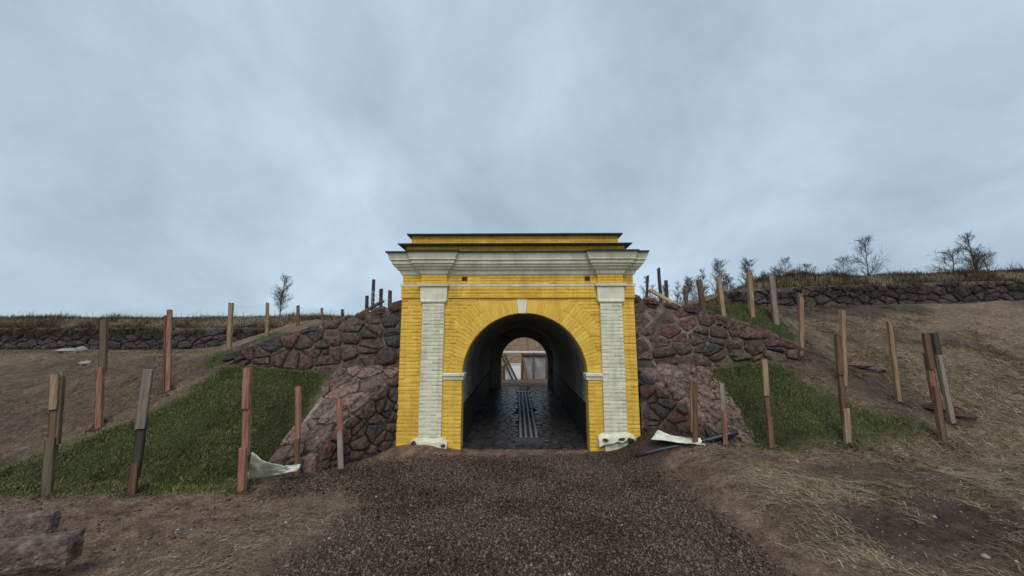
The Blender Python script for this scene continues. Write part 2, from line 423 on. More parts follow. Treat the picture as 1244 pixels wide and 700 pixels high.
def blade_mat(name, cols, rough=0.85, scale=1.5):
    """blades and strands: patches plus a value that changes from strand to strand"""
    m, t, b = new_mat(name)
    at = t.nodes.new('ShaderNodeAttribute'); at.attribute_name = 'tone'
    tc = t.nodes.new('ShaderNodeTexCoord')
    n = t.nodes.new('ShaderNodeTexNoise'); n.inputs['Scale'].default_value = scale; n.inputs['Detail'].default_value = 5
    L(t, tc.outputs['Object'], n.inputs['Vector'])
    a = t.nodes.new('ShaderNodeMath'); a.operation = 'MULTIPLY_ADD'; a.inputs[1].default_value = 0.55
    L(t, at.outputs['Fac'], a.inputs[0])
    s2 = t.nodes.new('ShaderNodeMath'); s2.operation = 'SUBTRACT'; s2.inputs[1].default_value = 0.27
    L(t, n.outputs['Fac'], s2.inputs[0]); L(t, s2.outputs[0], a.inputs[2])
    r = t.nodes.new('ShaderNodeValToRGB'); el = r.color_ramp.elements
    for i, c in enumerate(cols):
        q = el[i] if i < 2 else el.new(0.5)
        q.position = 0.2 + 0.6 * i / (len(cols) - 1); q.color = (*c, 1)
    L(t, a.outputs[0], r.inputs[0]); L(t, r.outputs[0], b.inputs['Base Color'])
    b.inputs['Roughness'].default_value = rough; b.inputs['Specular IOR Level'].default_value = 0.2
    return m
M['grass'] = blade_mat('turf_blades', [(0.036, 0.048, 0.013), (0.078, 0.108, 0.025), (0.13, 0.165, 0.043), (0.25, 0.24, 0.09)])
M['strawb'] = blade_mat('dead_straw', [(0.055, 0.038, 0.022), (0.17, 0.122, 0.072), (0.32, 0.25, 0.155), (0.58, 0.48, 0.32)])
M['weeds'] = blade_mat('withered_weeds', [(0.026, 0.018, 0.012), (0.06, 0.041, 0.023), (0.105, 0.074, 0.04), (0.17, 0.128, 0.07)])
M['tuft'] = blade_mat('withered_tufts', [(0.03, 0.024, 0.012), (0.085, 0.066, 0.031), (0.17, 0.128, 0.066), (0.31, 0.24, 0.14)])
M['crumb'] = blade_mat('mortar_crumb', [(0.04, 0.026, 0.02), (0.09, 0.06, 0.048), (0.15, 0.105, 0.085), (0.27, 0.215, 0.175)])
M['pebble'] = blade_mat('gravel_stones', [(0.014, 0.010, 0.0075), (0.045, 0.031, 0.0235), (0.084, 0.059, 0.045), (0.185, 0.14, 0.112)], 0.8, 0.8)

# ------------------------------------------------------------------ ground patches
def world_poly(pts): return np.array([G(*p)[:2] for p in pts])

def inside(poly, x, y):
    """signed distance to a polygon, positive inside"""
    x = np.asarray(x, float); y = np.asarray(y, float)
    ins = np.zeros(x.shape, bool); dmin = np.full(x.shape, 1e9)
    n = len(poly)
    for i in range(n):
        ax, ay = poly[i]; bx, by = poly[(i + 1) % n]
        c = ((ay > y) != (by > y)) & (x < (bx - ax) * (y - ay) / ((by - ay) if abs(by - ay) > 1e-9 else 1e-9) + ax)
        ins ^= c
        ex, ey = bx - ax, by - ay
        t = np.clip(((x - ax) * ex + (y - ay) * ey) / (ex * ex + ey * ey + 1e-12), 0, 1)
        dmin = np.minimum(dmin, np.hypot(x - ax - t * ex, y - ay - t * ey))
    return np.where(ins, dmin, -dmin)

POLY = {
 'turf_left': world_poly([(-60, 585), (60, 600), (200, 604), (290, 601), (338, 566), (402, 455), (400, 446), (300, 443), (270, 446), (225, 482), (120, 527), (50, 555), (-60, 580)]),
 'turf_left_top': world_poly([(262, 446), (282, 436), (345, 409), (362, 402), (318, 408), (272, 426), (245, 445)]),
 'turf_right': world_poly([(846, 440), (948, 439), (985, 470), (1050, 496), (1132, 517), (1100, 531), (1000, 541), (925, 546), (905, 532), (870, 485)]),
 'turf_right_top': np.array([(4.3, 8.55), (5.4, 8.6), (6.2, 8.6), (6.75, 9.4), (6.9, 11.5), (5.2, 11.5), (4.5, 9.6)]),
 'gravel': world_poly([(345, 578), (420, 562), (560, 556), (715, 553), (775, 548), (800, 565), (835, 600), (868, 630), (925, 675), (985, 730), (1010, 800), (200, 800), (290, 730), (370, 665), (440, 612), (420, 596), (315, 606)]),
 'soil_right': world_poly([(1010, 625), (1060, 606), (1150, 600), (1260, 622), (1360, 690), (1180, 685), (1060, 668), (1000, 650)]),
 'soil_strip': world_poly([(955, 420), (975, 440), (1010, 470), (1060, 492), (1130, 510), (1120, 470), (1060, 452), (1010, 430), (985, 405), (960, 395)]),
 'straw_left': world_poly([(430, 606), (370, 655), (270, 730), (120, 740), (230, 672), (330, 620)]),
 'soil_heap': np.array([(1.5, 6.95), (2.4, 6.95), (3.3, 7.2), (3.5, 7.8), (3.0, 8.5), (2.3, 8.4), (1.55, 7.8)]),
 'slope_left': world_poly([(-80, 440), (120, 432), (262, 432), (240, 468), (120, 522), (50, 552), (-80, 575)]),
}

def cover(x, y):
    n = 0.35 * fbm(x, y, 1.3, 5)
    S = lambda k, wd: np.clip(inside(POLY[k], x, y) / wd * 0.5 + 0.5 + n / max(wd, .15) * 0.5, 0, 1)
    grav = S('gravel', 0.35)
    turf = np.maximum.reduce([S('turf_left', 0.3), S('turf_left_top', 0.2), S('turf_right', 0.4), S('turf_right_top', 0.25)])
    dark = np.maximum.reduce([S('soil_right', 0.35), S('soil_strip', 0.4) * 0.8, S('soil_heap', 0.2), S('slope_left', 0.6) * (0.25 + 0.6 * (fbm(x, y, 1.6, 4) + 0.5))])
    hn = fbm(x, y, 0.45, 5) + 0.5
    straw = sm(2.2, 3.6, x) * (0.25 + 0.85 * hn)
    straw = np.maximum(straw, sm(-5.5, -8, x) * sm(5.5, 7, y) * (0.2 + 0.55 * hn))
    straw = np.maximum(straw, S('straw_left', 0.5) * 0.75)
    straw = np.maximum(straw, 0.55 * sm(17.5, 18.5, y) * (0.3 + hn))
    # bare black earth along the foot of the bench on the right
    patch = sm(0.53, 0.66, fbm(x - 9, y + 4, 0.9, 6) + 0.5) * sm(2.6, 4, np.abs(x))
    dark = np.maximum(dark, 0.6 * patch)
    dark = np.maximum(dark, sm(7.5, 9, x) * sm(24, 15, x) * np.exp(-((y - 12.9) / 0.8) ** 2) * 1.2 * sm(0.3, 0.5, hn))
    dark = np.maximum(dark, (sm(-6, -8, x) * sm(21.3, 22.0, y) * sm(22.9, 22.5, y)))
    green = sm(0.50, 0.72, fbm(x + 31, y, 1.6, 5) + 0.5) * 0.42 * sm(5.5, 8.5, np.abs(x))
    green = np.maximum(green, 0.5 * sm(-5, -9, x) * np.exp(-((y - 12.5) / 2.2) ** 2))
    turf = np.maximum(turf, green)
    return np.stack([grav, turf, straw, dark], -1)

# ------------------------------------------------------------------ ground sheet
def axis(lo, hi, step, far, grow=1.12):
    a = list(np.arange(lo, hi + 1e-6, step))
    s = step; v = hi
    while v < far:
        s *= grow; v += s; a.append(v)
    return a
xs = np.array([-v for v in axis(9.0, 9.0, 0.07, 700)][::-1] + list(np.arange(-8.93, 8.99, 0.07)) + axis(9.0, 9.0, 0.07, 700))
ys = np.array([-60, -30, -15, -8, -4, -2, -1, 0, 0.5, 1.0, 1.4, 1.8] + list(np.arange(2.1, 8.49, 0.06)) + [8.5, 8.52, 8.54, 8.56, 8.58, 8.6, 8.62, 8.66] + axis(8.75, 9.6, 0.1, 25, 1.04) + axis(27, 27, 0.8, 1500, 1.15))
ys = np.array(sorted(set(np.round(np.concatenate([ys[(ys < 16.8) | (ys > 17.75)], np.arange(16.85, 17.75, 0.05)]), 4))))
X, Y = np.meshgrid(xs, ys)
Z = height(X, Y)
nx, ny = len(xs), len(ys)
V = np.stack([X, Y, Z], -1).reshape(-1, 3)
ii = (np.arange(ny - 1)[:, None] * nx + np.arange(nx - 1)[None, :]).ravel()
Fq = np.stack([ii, ii + 1, ii + nx + 1, ii + nx], -1)
cx_ = V[Fq].mean(1)
TX = 0.17
corr = (np.abs(cx_[:, 0] - TX) < 1.78) & (cx_[:, 1] > 8.12) & (cx_[:, 1] < 17.7)
side_gone = (np.abs(cx_[:, 0]) < 2.1) & (cx_[:, 1] > 8.12) & (cx_[:, 1] < 8.75)
keep = ~(corr | side_gone)
cov = cover(V[:, 0], V[:, 1]).astype(np.float32)
def ground_mesh(name, Fsel):
    used = np.unique(Fsel); re = np.zeros(len(V), int); re[used] = np.arange(len(used))
    me = mesh(name, V[used], re[Fsel], M['ground'], True)
    a = me.color_attributes.new('cover', 'FLOAT_COLOR', 'POINT')
    a.data.foreach_set('color', cov[used].ravel())
    return me
obj('ground', ground_mesh('ground', Fq[keep]), kind='structure')
top = corr & (cx_[:, 1] > 8.75) & (cx_[:, 1] < 17.08)
V = V.copy()
obj('rampart_top', ground_mesh('rampart_top', Fq[top]), kind='structure')

# ------------------------------------------------------------------ stones: Voronoi cells on a face, each raised as a boulder
def clip(poly, px, py, nx_, ny_):       # keep the side where (p - (px,py)).n <= 0
    o = []
    n = len(poly)
    for i in range(n):
        a = poly[i]; b = poly[(i + 1) % n]
        da = (a[0] - px) * nx_ + (a[1] - py) * ny_; db = (b[0] - px) * nx_ + (b[1] - py) * ny_
        if da <= 0: o.append(a)
        if (da < 0) != (db < 0) and abs(da - db) > 1e-12:
            t = da / (da - db); o.append((a[0] + (b[0] - a[0]) * t, a[1] + (b[1] - a[1]) * t))
    return o

def pip(poly, p):
    s = None
    for i in range(len(poly)):
        a = poly[i]; b = poly[(i + 1) % len(poly)]
        c = (b[0] - a[0]) * (p[1] - a[1]) - (b[1] - a[1]) * (p[0] - a[0])
        if s is None: s = c > 0
        elif (c > 0) != s: return False
    return True

def cells(region, su, sv, jit=0.38, seed=1):
    """convex region -> convex cells about su by sv"""
    R = random.Random(seed)
    us = [p[0] for p in region]; vs = [p[1] for p in region]
    seeds = []; v = min(vs) - sv * 0.5; row = 0
    while v < max(vs) + sv:
        u = min(us) - su * R.random()
        while u < max(us) + su:
            p = (u + R.uniform(-jit, jit) * su, v + R.uniform(-jit, jit) * sv)
            seeds.append(p); u += su * R.uniform(0.65, 1.5)
        v += sv * R.uniform(0.85, 1.15); row += 1
    k = su / sv
    wts = [R.uniform(-0.34, 0.34) * su * su for _ in seeds]
    res = []
    for i, p in enumerate(seeds):
        if not pip(region, p):
            continue
        poly = list(region)
        for j, q in enumerate(seeds):
            if j == i: continue
            du, dv = q[0] - p[0], (q[1] - p[1])
            if abs(du) > 3.2 * su or abs(dv) > 3.2 * sv: continue
            # anisotropic bisector
            d2 = du * du + dv * dv * k * k
            f = max(0.2, min(0.8, 0.5 + (wts[i] - wts[j]) / (2 * d2)))
            poly = clip(poly, p[0] + du * f, p[1] + dv * f, du, dv * k * k)
            if len(poly) < 3: break
        if len(poly) >= 3: res.append(poly)
    return res

def stone_geo(poly, gap, hgt, R, nmax=9, flat=0.74):
    """returns local verts (u,v,w) round the centroid, faces, centroid"""
    P2 = np.array(poly)
    nxt = np.roll(P2, -1, 0)
    P2 = np.concatenate([P2 * 0.88 + nxt * 0.12, P2 * 0.12 + nxt * 0.88], 1).reshape(-1, 2)   # cut corners
    while len(P2) > nmax:
        d = np.linalg.norm(P2 - np.roll(P2, -1, 0), axis=1); i = int(np.argmin(d))
        P2[i] = (P2[i] + P2[(i + 1) % len(P2)]) / 2; P2 = np.delete(P2, (i + 1) % len(P2), 0)
    c = P2.mean(0); D = P2 - c
    r = np.linalg.norm(D, axis=1, keepdims=True)
    D = D * np.maximum(0.35, (r - gap) / np.maximum(r, 1e-6))
    n = len(D)
    jit = lambda s: np.array([[R.uniform(-s, s)] for _ in range(n)])
    rmin = float(np.linalg.norm(D, axis=1).min())
    base_w = -0.07 if hgt < 0.045 or hgt > 0.075 else -0.13
    w1 = hgt * (0.62 + 0.15 * jit(1)); w2 = hgt * (0.95 + 0.25 * jit(1))
    D = D * (1 + 0.05 * jit(1))
    D1 = D * (0.965 + 0.035 * jit(1)); D2 = D * (flat + 0.10 * jit(1))
    V = [(*D[i], base_w) for i in range(n)] + [(*D1[i], w1[i, 0]) for i in range(n)] + [(*D2[i], w2[i, 0]) for i in range(n)] + [(D[0, 0] * 0.1, D[1, 1] * 0.1, hgt * R.uniform(0.92, 1.12))]
    Fs = []
    for a in (0, n):
        for i in range(n):
            j = (i + 1) % n; Fs.append((a + i, a + j, a + n + j, a + n + i))
    for i in range(n):
        Fs.append((2 * n + i, 2 * n + (i + 1) % n, 3 * n))
    return V, Fs, c

def stones_on(parent, region, fmap, su, sv, gap=0.03, hgt=0.1, mat=None, seed=1, origin=(0, 0, 0), name='stone', jit=0.38):
    R = random.Random(seed); origin = Vector(origin); n = 0
    for poly in cells(region, su, sv, jit=jit, seed=seed):
        A = 0
        for i in range(len(poly)):
            a = poly[i]; b = poly[(i + 1) % len(poly)]; A += a[0] * b[1] - a[1] * b[0]
        if A < 0: poly = poly[::-1]; A = -A
        if A / 2 < 0.12 * su * sv: continue
        Vl, Fs, c = stone_geo(poly, gap * R.uniform(0.6, 1.4), hgt * R.uniform(0.6, 1.25), R)
        p0, U, Vv, Nn = fmap(*c)
        pts = []
        for (u, v, wv) in Vl:
            q, _, _, nn = fmap(c[0] + u, c[1] + v)
            pts.append(q + nn * wv - p0)
        me = mesh(name, pts, Fs, mat, R.random() < 0.45)
        obj(name, me, parent, p0 - origin); n += 1
    return n

def plane_map(o, U, Vv):
    o = Vector(o); U = Vector(U).normalized(); Vv = Vector(Vv); Vv = (Vv - U * Vv.dot(U)).normalized(); Nn = U.cross(Vv).normalized()
    return lambda u, v: (o + U * u + Vv * v, U, Vv, Nn)

def quad_map(A, B, C, D):
    A, B, C, D = map(Vector, (A, B, C, D))
    wd = ((B - A).length + (C - D).length) / 2; hh = ((D - A).length + (C - B).length) / 2
    Nn = ((B - A) + (C - D)).cross((D - A) + (C - B)).normalized()
    def f(u, v):
        a, b = u / wd, v / hh
        return (A * (1 - a) * (1 - b) + B * a * (1 - b) + C * a * b + D * (1 - a) * b, None, None, Nn)
    return f, wd, hh

def convex_region(fmap, pts):
    p0, U, Vv, Nn = fmap(0, 0)
    return [((Vector(p) - p0).dot(U), (Vector(p) - p0).dot(Vv)) for p in pts]

# ------------------------------------------------------------------ retaining walls beside the gate
def retaining_wall(sx, pts_front, label, seed):
    """pts_front: counter-clockwise outline of the face seen from the front"""
    t = thing('retaining_wall', label, 'stone wall', (sx * 4, 8.5, 1.6), group='stone walls beside the gate')
    o = t.location
    fv = [Vector(p) for p in pts_front]; bk = [v + Vector((0, 0.42, 0)) for v in fv]
    n = len(fv)
    Vs = [v - o for v in fv + bk]
    Fs = [tuple(range(n)), tuple(range(2 * n - 1, n - 1, -1))] + [(i, i + n, (i + 1) % n + n, (i + 1) % n)[::-1] for i in range(n)]
    obj('core', mesh('core', Vs, [f if i != 0 else tuple(f) for i, f in enumerate(Fs)], M['mortar_dark']), t)
    a = fv[0]; b = fv[1]
    fm = plane_map(a, b - a, Vector((0, 0.18, 1)))
    reg = convex_region(fm, fv)
    stones_on(t, reg, fm, 0.34, 0.24, 0.011, 0.09, M['stone'], seed, o, jit=0.48)
    # coping stones lie along the sloping top edge
    return t

# tilted slightly back; left wall
LW = [(-6.35, 8.30, 1.50), (-2.30, 8.22, 1.10), (-2.30, 8.52, 3.08), (-3.7, 8.50, 2.72), (-5.2, 8.44, 2.30), (-6.45, 8.36, 1.82)]
RWp = [(2.30, 8.22, 1.10), (6.30, 8.30, 1.55), (6.30, 8.36, 1.92), (5.3, 8.44, 2.42), (4.1, 8.50, 2.85), (2.30, 8.52, 3.22)]
lw = retaining_wall(-1, LW, 'dark boulder retaining wall sloping down to the left from the yellow gate', 11)
rw = retaining_wall(1, RWp, 'reddish boulder retaining wall sloping down to the right from the yellow gate', 23)

def coping(parent, pts, seed, dep=0.36):
    """capping stones along the top edge of a wall"""
    R = random.Random(seed); o = parent.location
    for a, b in zip(pts[:-1], pts[1:]):
        a = Vector(a); b = Vector(b); ln = (b - a).length; d = (b - a).normalized(); u = 0
        while u < ln - 0.1:
            l = min(R.uniform(0.28, 0.6), ln - u)
            c = a + d * (u + l / 2) + Vector((0, dep / 2 - 0.1, 0.0))
            up = Vector((0, 0, 1)); up = (up - d * up.dot(d)).normalized(); sd = d.cross(up)
            hx, hy, hz = l / 2 - 0.012, dep / 2 * R.uniform(0.9, 1.15), R.uniform(0.05, 0.10)
            Vs = []
            for k, (s, zz) in enumerate(((0.94, -hz), (1.0, hz * 0.3), (0.78, hz))):
                for ang in range(8):
                    th = math.pi / 8 + ang * math.pi / 4
                    cx, cy = max(-1, min(1, 1.25 * math.cos(th))), max(-1, min(1, 1.25 * math.sin(th)))
                    Vs.append(d * (cx * hx * s * R.uniform(.93, 1.0)) + sd * (cy * hy * s * R.uniform(.9, 1.0)) + up * (zz + R.uniform(-.012, .012)))
            Fs = [(a_ + i, a_ + (i + 1) % 8, a_ + 8 + (i + 1) % 8, a_ + 8 + i) for a_ in (0, 8) for i in range(8)] + [tuple(range(16, 24)), tuple(range(7, -1, -1))]
            # orientation: sd x ... keep outward whichever way
            me = mesh('stone', Vs, Fs, M['stone'], False)
            obj('stone', me, parent, c - o)
            u += l
coping(lw, [LW[5], LW[4], LW[3], LW[2]], 5)
coping(rw, [RWp[5], RWp[4], RWp[3], RWp[2]], 6)

# ------------------------------------------------------------------ wing walls running forward from the gate
def wing(TI, TO, BO, BI, zb, label, seed):
    t = thing('wing_wall', label, 'stone wall', (BI[0], BI[1], 0), group='stone walls beside the gate')
    o = t.location; sx = 1 if TI[0] > 0 else -1
    T = [Vector(p) for p in (TI, TO, BO, BI)]
    B = [Vector((p[0], p[1], zb)) for p in (TI, TO, BO, BI)]
    mid = (T[0] + T[1] + T[2] + T[3]) / 4
    def pull(v, dz):
        d = Vector((mid.x - v.x, mid.y - v.y, 0)).normalized()
        return v + d * 0.055 + Vector((0, 0, dz))
    Vs = [v - o for v in [pull(v, 0) for v in B] + [pull(v, -0.05) for v in T]]
    Fs = BOXF if sx < 0 else [tuple(reversed(f)) for f in BOXF]
    obj('core', mesh('core', Vs, Fs, M['mortar']), t)
    # sloping top, large flat slabs
    q = (BO, BI, TI, TO) if sx < 0 else (BI, BO, TO, TI)
    f, wd, hh = quad_map(*q)
    stones_on(t, [(-0.02, -0.03), (wd + 0.02, -0.03), (wd + 0.02, hh), (-0.02, hh)], f, 0.30, 0.32, 0.005, 0.055, M['slab'], seed, o, jit=0.5)
    # upright inner face towards the passage
    if sx < 0:
        A_ = Vector((BI[0], BI[1], -0.02)); B_ = Vector((TI[0], TI[1], -0.02))
        pts = [A_, B_, Vector(TI), Vector(BI)]
    else:
        A_ = Vector((TI[0], TI[1], -0.02)); B_ = Vector((BI[0], BI[1], -0.02))
        pts = [A_, B_, Vector(BI), Vector(TI)]
    fm = plane_map(A_, B_ - A_, (0, 0, 1))
    stones_on(t, convex_region(fm, pts), fm, 0.28, 0.21, 0.014, 0.06, M['stone'], seed + 1, o)
    # front end
    if sx < 0:
        A_, B_, C_, D_ = Vector((BO[0], BO[1], zb)), Vector((BI[0], BI[1], zb)), Vector(BI), Vector(BO)
    else:
        A_, B_, C_, D_ = Vector((BI[0], BI[1], zb)), Vector((BO[0], BO[1], zb)), Vector(BO), Vector(BI)
    fm = plane_map(A_, B_ - A_, (0, 0, 1))
    stones_on(t, convex_region(fm, [A_, B_, C_, D_]), fm, 0.36, 0.25, 0.009, 0.06, M['slab'], seed + 2, o)
    return t
wing((-2.43, 8.12, 1.62), (-3.85, 8.42, 1.70), (-4.22, 6.72, 0.10), (-3.38, 6.72, 0.36), -0.25, 'wing wall of purple slabs descending between the left grass slope and the gate', 31)
wing((2.48, 8.12, 1.66), (4.02, 8.42, 1.76), (4.30, 6.95, 0.36), (3.52, 6.95, 0.52), -0.25, 'pinkish stone wing wall descending between the gate and the right grass slope', 47)

# ------------------------------------------------------------------ the gate
ZS, AR, AX = 1.47, 1.30, 0.15          # springing, radius and centre of the arch
WL, WR = -2.46, 2.47
FY = 8.0
gate = thing('gate', 'yellow brick gateway with cream pilasters, cornice and an arched vaulted passage', 'gate', (AX, FY, 0))
GO = gate.location
def gpart(name, mb, mats, smooth=False, parent=None):
    me = mb.mesh(name, mats, smooth)
    me.transform(Matrix.Translation(-GO))
    return obj(name, me, parent if parent is not None else gate)

def arch_slab(mb, x0, x1, y0, y1, z0, z1, ax, zs, r, m=0, n=40):
    """a wall slab with an arched opening"""
    th = [math.pi * i / n for i in range(n + 1)]
    arc = [(ax + r * math.cos(t), zs + r * math.sin(t)) for t in th]            # right to left
    outer = []
    for t in th:                                                               # matching points on the frame
        dx, dz = math.cos(t), math.sin(t)
        k = 1e9
        if dx > 1e-9: k = min(k, (x1 - ax) / dx)
        if dx < -1e-9: k = min(k, (x0 - ax) / dx)
        if dz > 1e-9: k = min(k, (z1 - zs) / dz)
        outer.append((ax + dx * k, zs + dz * k))
    inn = [(ax + r, z0)] + arc + [(ax - r, z0)]
    out_ = [(x1, z0)] + outer + [(x0, z0)]
    # corners
    k = len(inn); Vs = []
    for y in (y0, y1):
        Vs += [(p[0], y, p[1]) for p in inn] + [(p[0], y, p[1]) for p in out_]
    Fs = []
    for i in range(k - 1):
        a, b, c, d = i, i + 1, k + i + 1, k + i
        Fs.append((a, d, c, b)[::-1]); Fs.append((2 * k + a, 2 * k + d, 2 * k + c, 2 * k + b))
        Fs.append((a, b, 2 * k + b, 2 * k + a)[::-1]); Fs.append((k + i, k + i + 1, 3 * k + i + 1, 3 * k + i))
    Fs.append((0, 2 * k, 3 * k, k)); Fs.append((k - 1, 2 * k - 1, 4 * k - 1, 3 * k - 1))
    mb.add(Vs, Fs, m)
    for (xc, o1) in ((x1, 1), (x0, -1)):                                        # fill the frame corners cut by the radial split
        for i in range(n):
            (xa, za), (xb, zb) = outer[i], outer[i + 1]
            if abs(za - zb) > 1e-6 and abs(xa - xb) > 1e-6:
                cx_, cz_ = (xa if abs(xa - x1) < 1e-6 or abs(xa - x0) < 1e-6 else xb), z1
                if (cx_ - ax) * o1 > 0:
                    mb.add([(xa, y0, za), (xb, y0, zb), (cx_, y0, cz_), (xa, y1, za), (xb, y1, zb), (cx_, y1, cz_)], [(0, 1, 2), (3, 5, 4), (0, 3, 4, 1), (1, 4, 5, 2), (2, 5, 3, 0)], m)

mb = MB(); arch_slab(mb, WL, WR, FY, FY + 0.32, -0.3, 3.62, AX, ZS, AR)
wall = gpart('facade_wall', mb, M['yellow'])
mb = MB()                                                                       # mass of the masonry behind the facade
mb.box(WL + 0.01, AX - 1.60, FY + 0.32, FY + 0.95, -0.3, 3.62); mb.box(AX + 1.60, WR - 0.01, FY + 0.32, FY + 0.95, -0.3, 3.62); mb.box(AX - 1.60, AX + 1.60, FY + 0.32, FY + 0.95, 3.05, 3.62)
gpart('side_wall', mb, M['yellow'])

# entablature
PROF = [(3.575, 0.0), (3.60, 0.035), (3.635, 0.05), (3.685, 0.065), (3.69, 0.10), (3.735, 0.125), (3.75, 0.155), (3.795, 0.165), (3.80, 0.195), (3.865, 0.205), (3.875, 0.235), (3.90, 0.235), (4.015, 0.275)]
PL, PR = (-1.77, 0.25), (1.97, 0.25)                                             # pilaster centre and half width
mb = MB(); mb.loft([(WL - o, WR + o, FY - o, FY + 0.9, z) for z, o in PROF])
gpart('cornice', mb, M['white'])
for c, hw in (PL, PR):
    mb = MB(); mb.loft([(c - hw - o, c + hw + o, FY - 0.075 - o, FY + 0.05, z + 0.002) for z, o in PROF])
    gpart('cornice_break', mb, M['white'])
mb = MB()
mb.loft([(WL - 0.30, WR + 0.27, FY - 0.31, FY + 0.92, 4.018), (WL - 0.31, WR + 0.28, FY - 0.32, FY + 0.92, 4.045), (WL, WR - 0.05, FY + 0.03, FY + 0.92, 4.10)])
for c, hw in (PL, PR):
    mb.loft([(c - hw - 0.29, c + hw + 0.29, FY - 0.38, FY, 4.021), (c - hw - 0.30, c + hw + 0.30, FY - 0.39, FY, 4.050), (c - hw - 0.05, c + hw + 0.05, FY - 0.02, FY + 0.05, 4.09)])
gpart('roof_sheet', mb, M['metal'])
mb = MB(); mb.box(WL + 0.04, WR - 0.14, FY + 0.02, FY + 0.9, 4.03, 4.24); gpart('lower_attic', mb, M['yellow'])
mb = MB(); mb.loft([(WL - 0.10, WR - 0.02, FY - 0.13, FY + 0.92, 4.238), (WL - 0.11, WR - 0.01, FY - 0.14, FY + 0.92, 4.262), (WL + 0.12, WR - 0.25, FY + 0.08, FY + 0.92, 4.31)])
gpart('roof_sheet', mb, M['metal'])
mb = MB(); mb.box(WL + 0.14, WR - 0.27, FY + 0.05, FY + 0.9, 4.25, 4.475); gpart('upper_attic', mb, M['yellow'])
mb = MB(); mb.loft([(WL + 0.06, WR - 0.19, FY - 0.05, FY + 0.95, 4.473), (WL + 0.055, WR - 0.185, FY - 0.06, FY + 0.96, 4.50), (WL + 0.3, WR - 0.45, FY + 0.3, FY + 0.6, 4.53)])
gpart('roof_sheet', mb, M['metal'])
# frieze over the pilasters, string course, architrave band
for c, hw in (PL, PR):
    mb = MB(); mb.box(c - hw - 0.02, c + hw + 0.02, FY - 0.075, FY + 0.02, 3.39, 3.578); gpart('frieze_block', mb, M['yellow'])
SC = [(3.325, 0.0), (3.335, 0.035), (3.385, 0.045), (3.395, 0.0)]
mb = MB(); mb.loft([(WL - o, WR + o, FY - o, FY + 0.9, z) for z, o in SC])
for c, hw in (PL, PR):
    mb.loft([(c - hw - 0.035 - o, c + hw + 0.035 + o, FY - 0.09 - o, FY + 0.02, z + (0.001 if o else 0)) for z, o in SC])
gpart('string_course', mb, M['white'])
mb = MB()
for x0, x1 in ((WL - 0.018, PL[0] - 0.3), (PL[0] + 0.3, PR[0] - 0.3), (PR[0] + 0.3, WR + 0.018)):
    mb.box(x0, x1, FY - 0.045, FY + 0.02, 3.095, 3.112); mb.box(x0, x1, FY - 0.022, FY + 0.02, 3.112, 3.326)
gpart('architrave_band', mb, M['yellow'])
# pilasters
pil = []
for c, hw in (PL, PR):
    mb = MB()
    mb.box(c - 0.23, c + 0.23, FY - 0.062, FY + 0.02, -0.2, 3.02)
    p = gpart('pilaster', mb, M['white']); pil.append(p)
    mb = MB(); mb.loft([(c - 0.235, c + 0.235, FY - 0.085, FY + .02, 2.985), (c - 0.26, c + 0.26, FY - 0.095, FY + .02, 3.0), (c - 0.265, c + 0.265, FY - 0.10, FY + .02, 3.02), (c - 0.28, c + 0.28, FY - 0.085, FY + .02, 3.05), (c - 0.285, c + 0.285, FY - 0.088, FY + .02, 3.325)])
    gpart('capital', mb, M['white'], parent=p)
    # worn base: a stepped plinth with broken corners
    zb = 0.05 if c < 0 else 0.16
    R = random.Random(5 if c < 0 else 9)
    mb = MB(); n = 9; rim = []
    Vs = []; xs_ = np.linspace(c - 0.36, c + 0.36, n)
    for x in xs_:
        e = abs(x - c) / 0.36; yj = R.uniform(-0.02, 0.02)
        zt = zb + 0.19 - (0.07 * max(0, e - 0.7) / 0.3) + R.uniform(-0.012, 0.012)
        lo = zb - 0.02 + (0.14 * (x - c + .36) / .72 if c > 0 else 0.0) + R.uniform(-0.03, 0.03)
        Vs += [(x, FY - 0.16 + yj, lo), (x, FY - 0.145 + yj, zt - 0.05), (x, FY - 0.06, zt + 0.03), (x, FY + 0.02, lo), (x, FY + 0.02, zt + 0.03)]
    Fs = []
    for i in range(n - 1):
        a, b = 5 * i, 5 * (i + 1)
        Fs += [(a, b, b + 1, a + 1), (a + 1, b + 1, b + 2, a + 2), (a + 2, b + 2, b + 4, a + 4), (a + 3, b + 3, b, a)]
    Fs += [(0, 1, 2, 4, 3), tuple(5 * (n - 1) + k for k in (0, 3, 4, 2, 1))]
    mb.add(Vs, Fs)
    gpart('pilaster_base', mb, M['white'], parent=p)
    # broken patches: dark brick, with the shade of the hollows painted in
    for (u, v, wd, hh) in (([(-0.34, 0.10, 0.09, 0.10), (0.25, 0.09, 0.10, 0.055)]) if c < 0 else [(-0.29, 0.10, 0.11, 0.05), (0.02, 0.12, 0.13, 0.05), (0.19, 0.13, 0.09, 0.035)]):
        mb = MB(); k = 9; x0, z0 = c + u, zb + v - 0.03
        ring = [(x0 + wd * (0.5 + 0.5 * math.cos(2 * math.pi * i / k) * R.uniform(0.75, 1.15)), z0 + hh * (0.5 + 0.5 * math.sin(2 * math.pi * i / k) * R.uniform(0.75, 1.15))) for i in range(k)]
        Vs = [(x, FY - 0.186, z) for x, z in ring] + [(x, FY - 0.10, z) for x, z in ring]
        mb.add(Vs, [tuple(range(k))] + [(i, i + k, (i + 1) % k + k, (i + 1) % k) for i in range(k)])
        gpart('broken_patch', mb, M['darkhole'], parent=p)
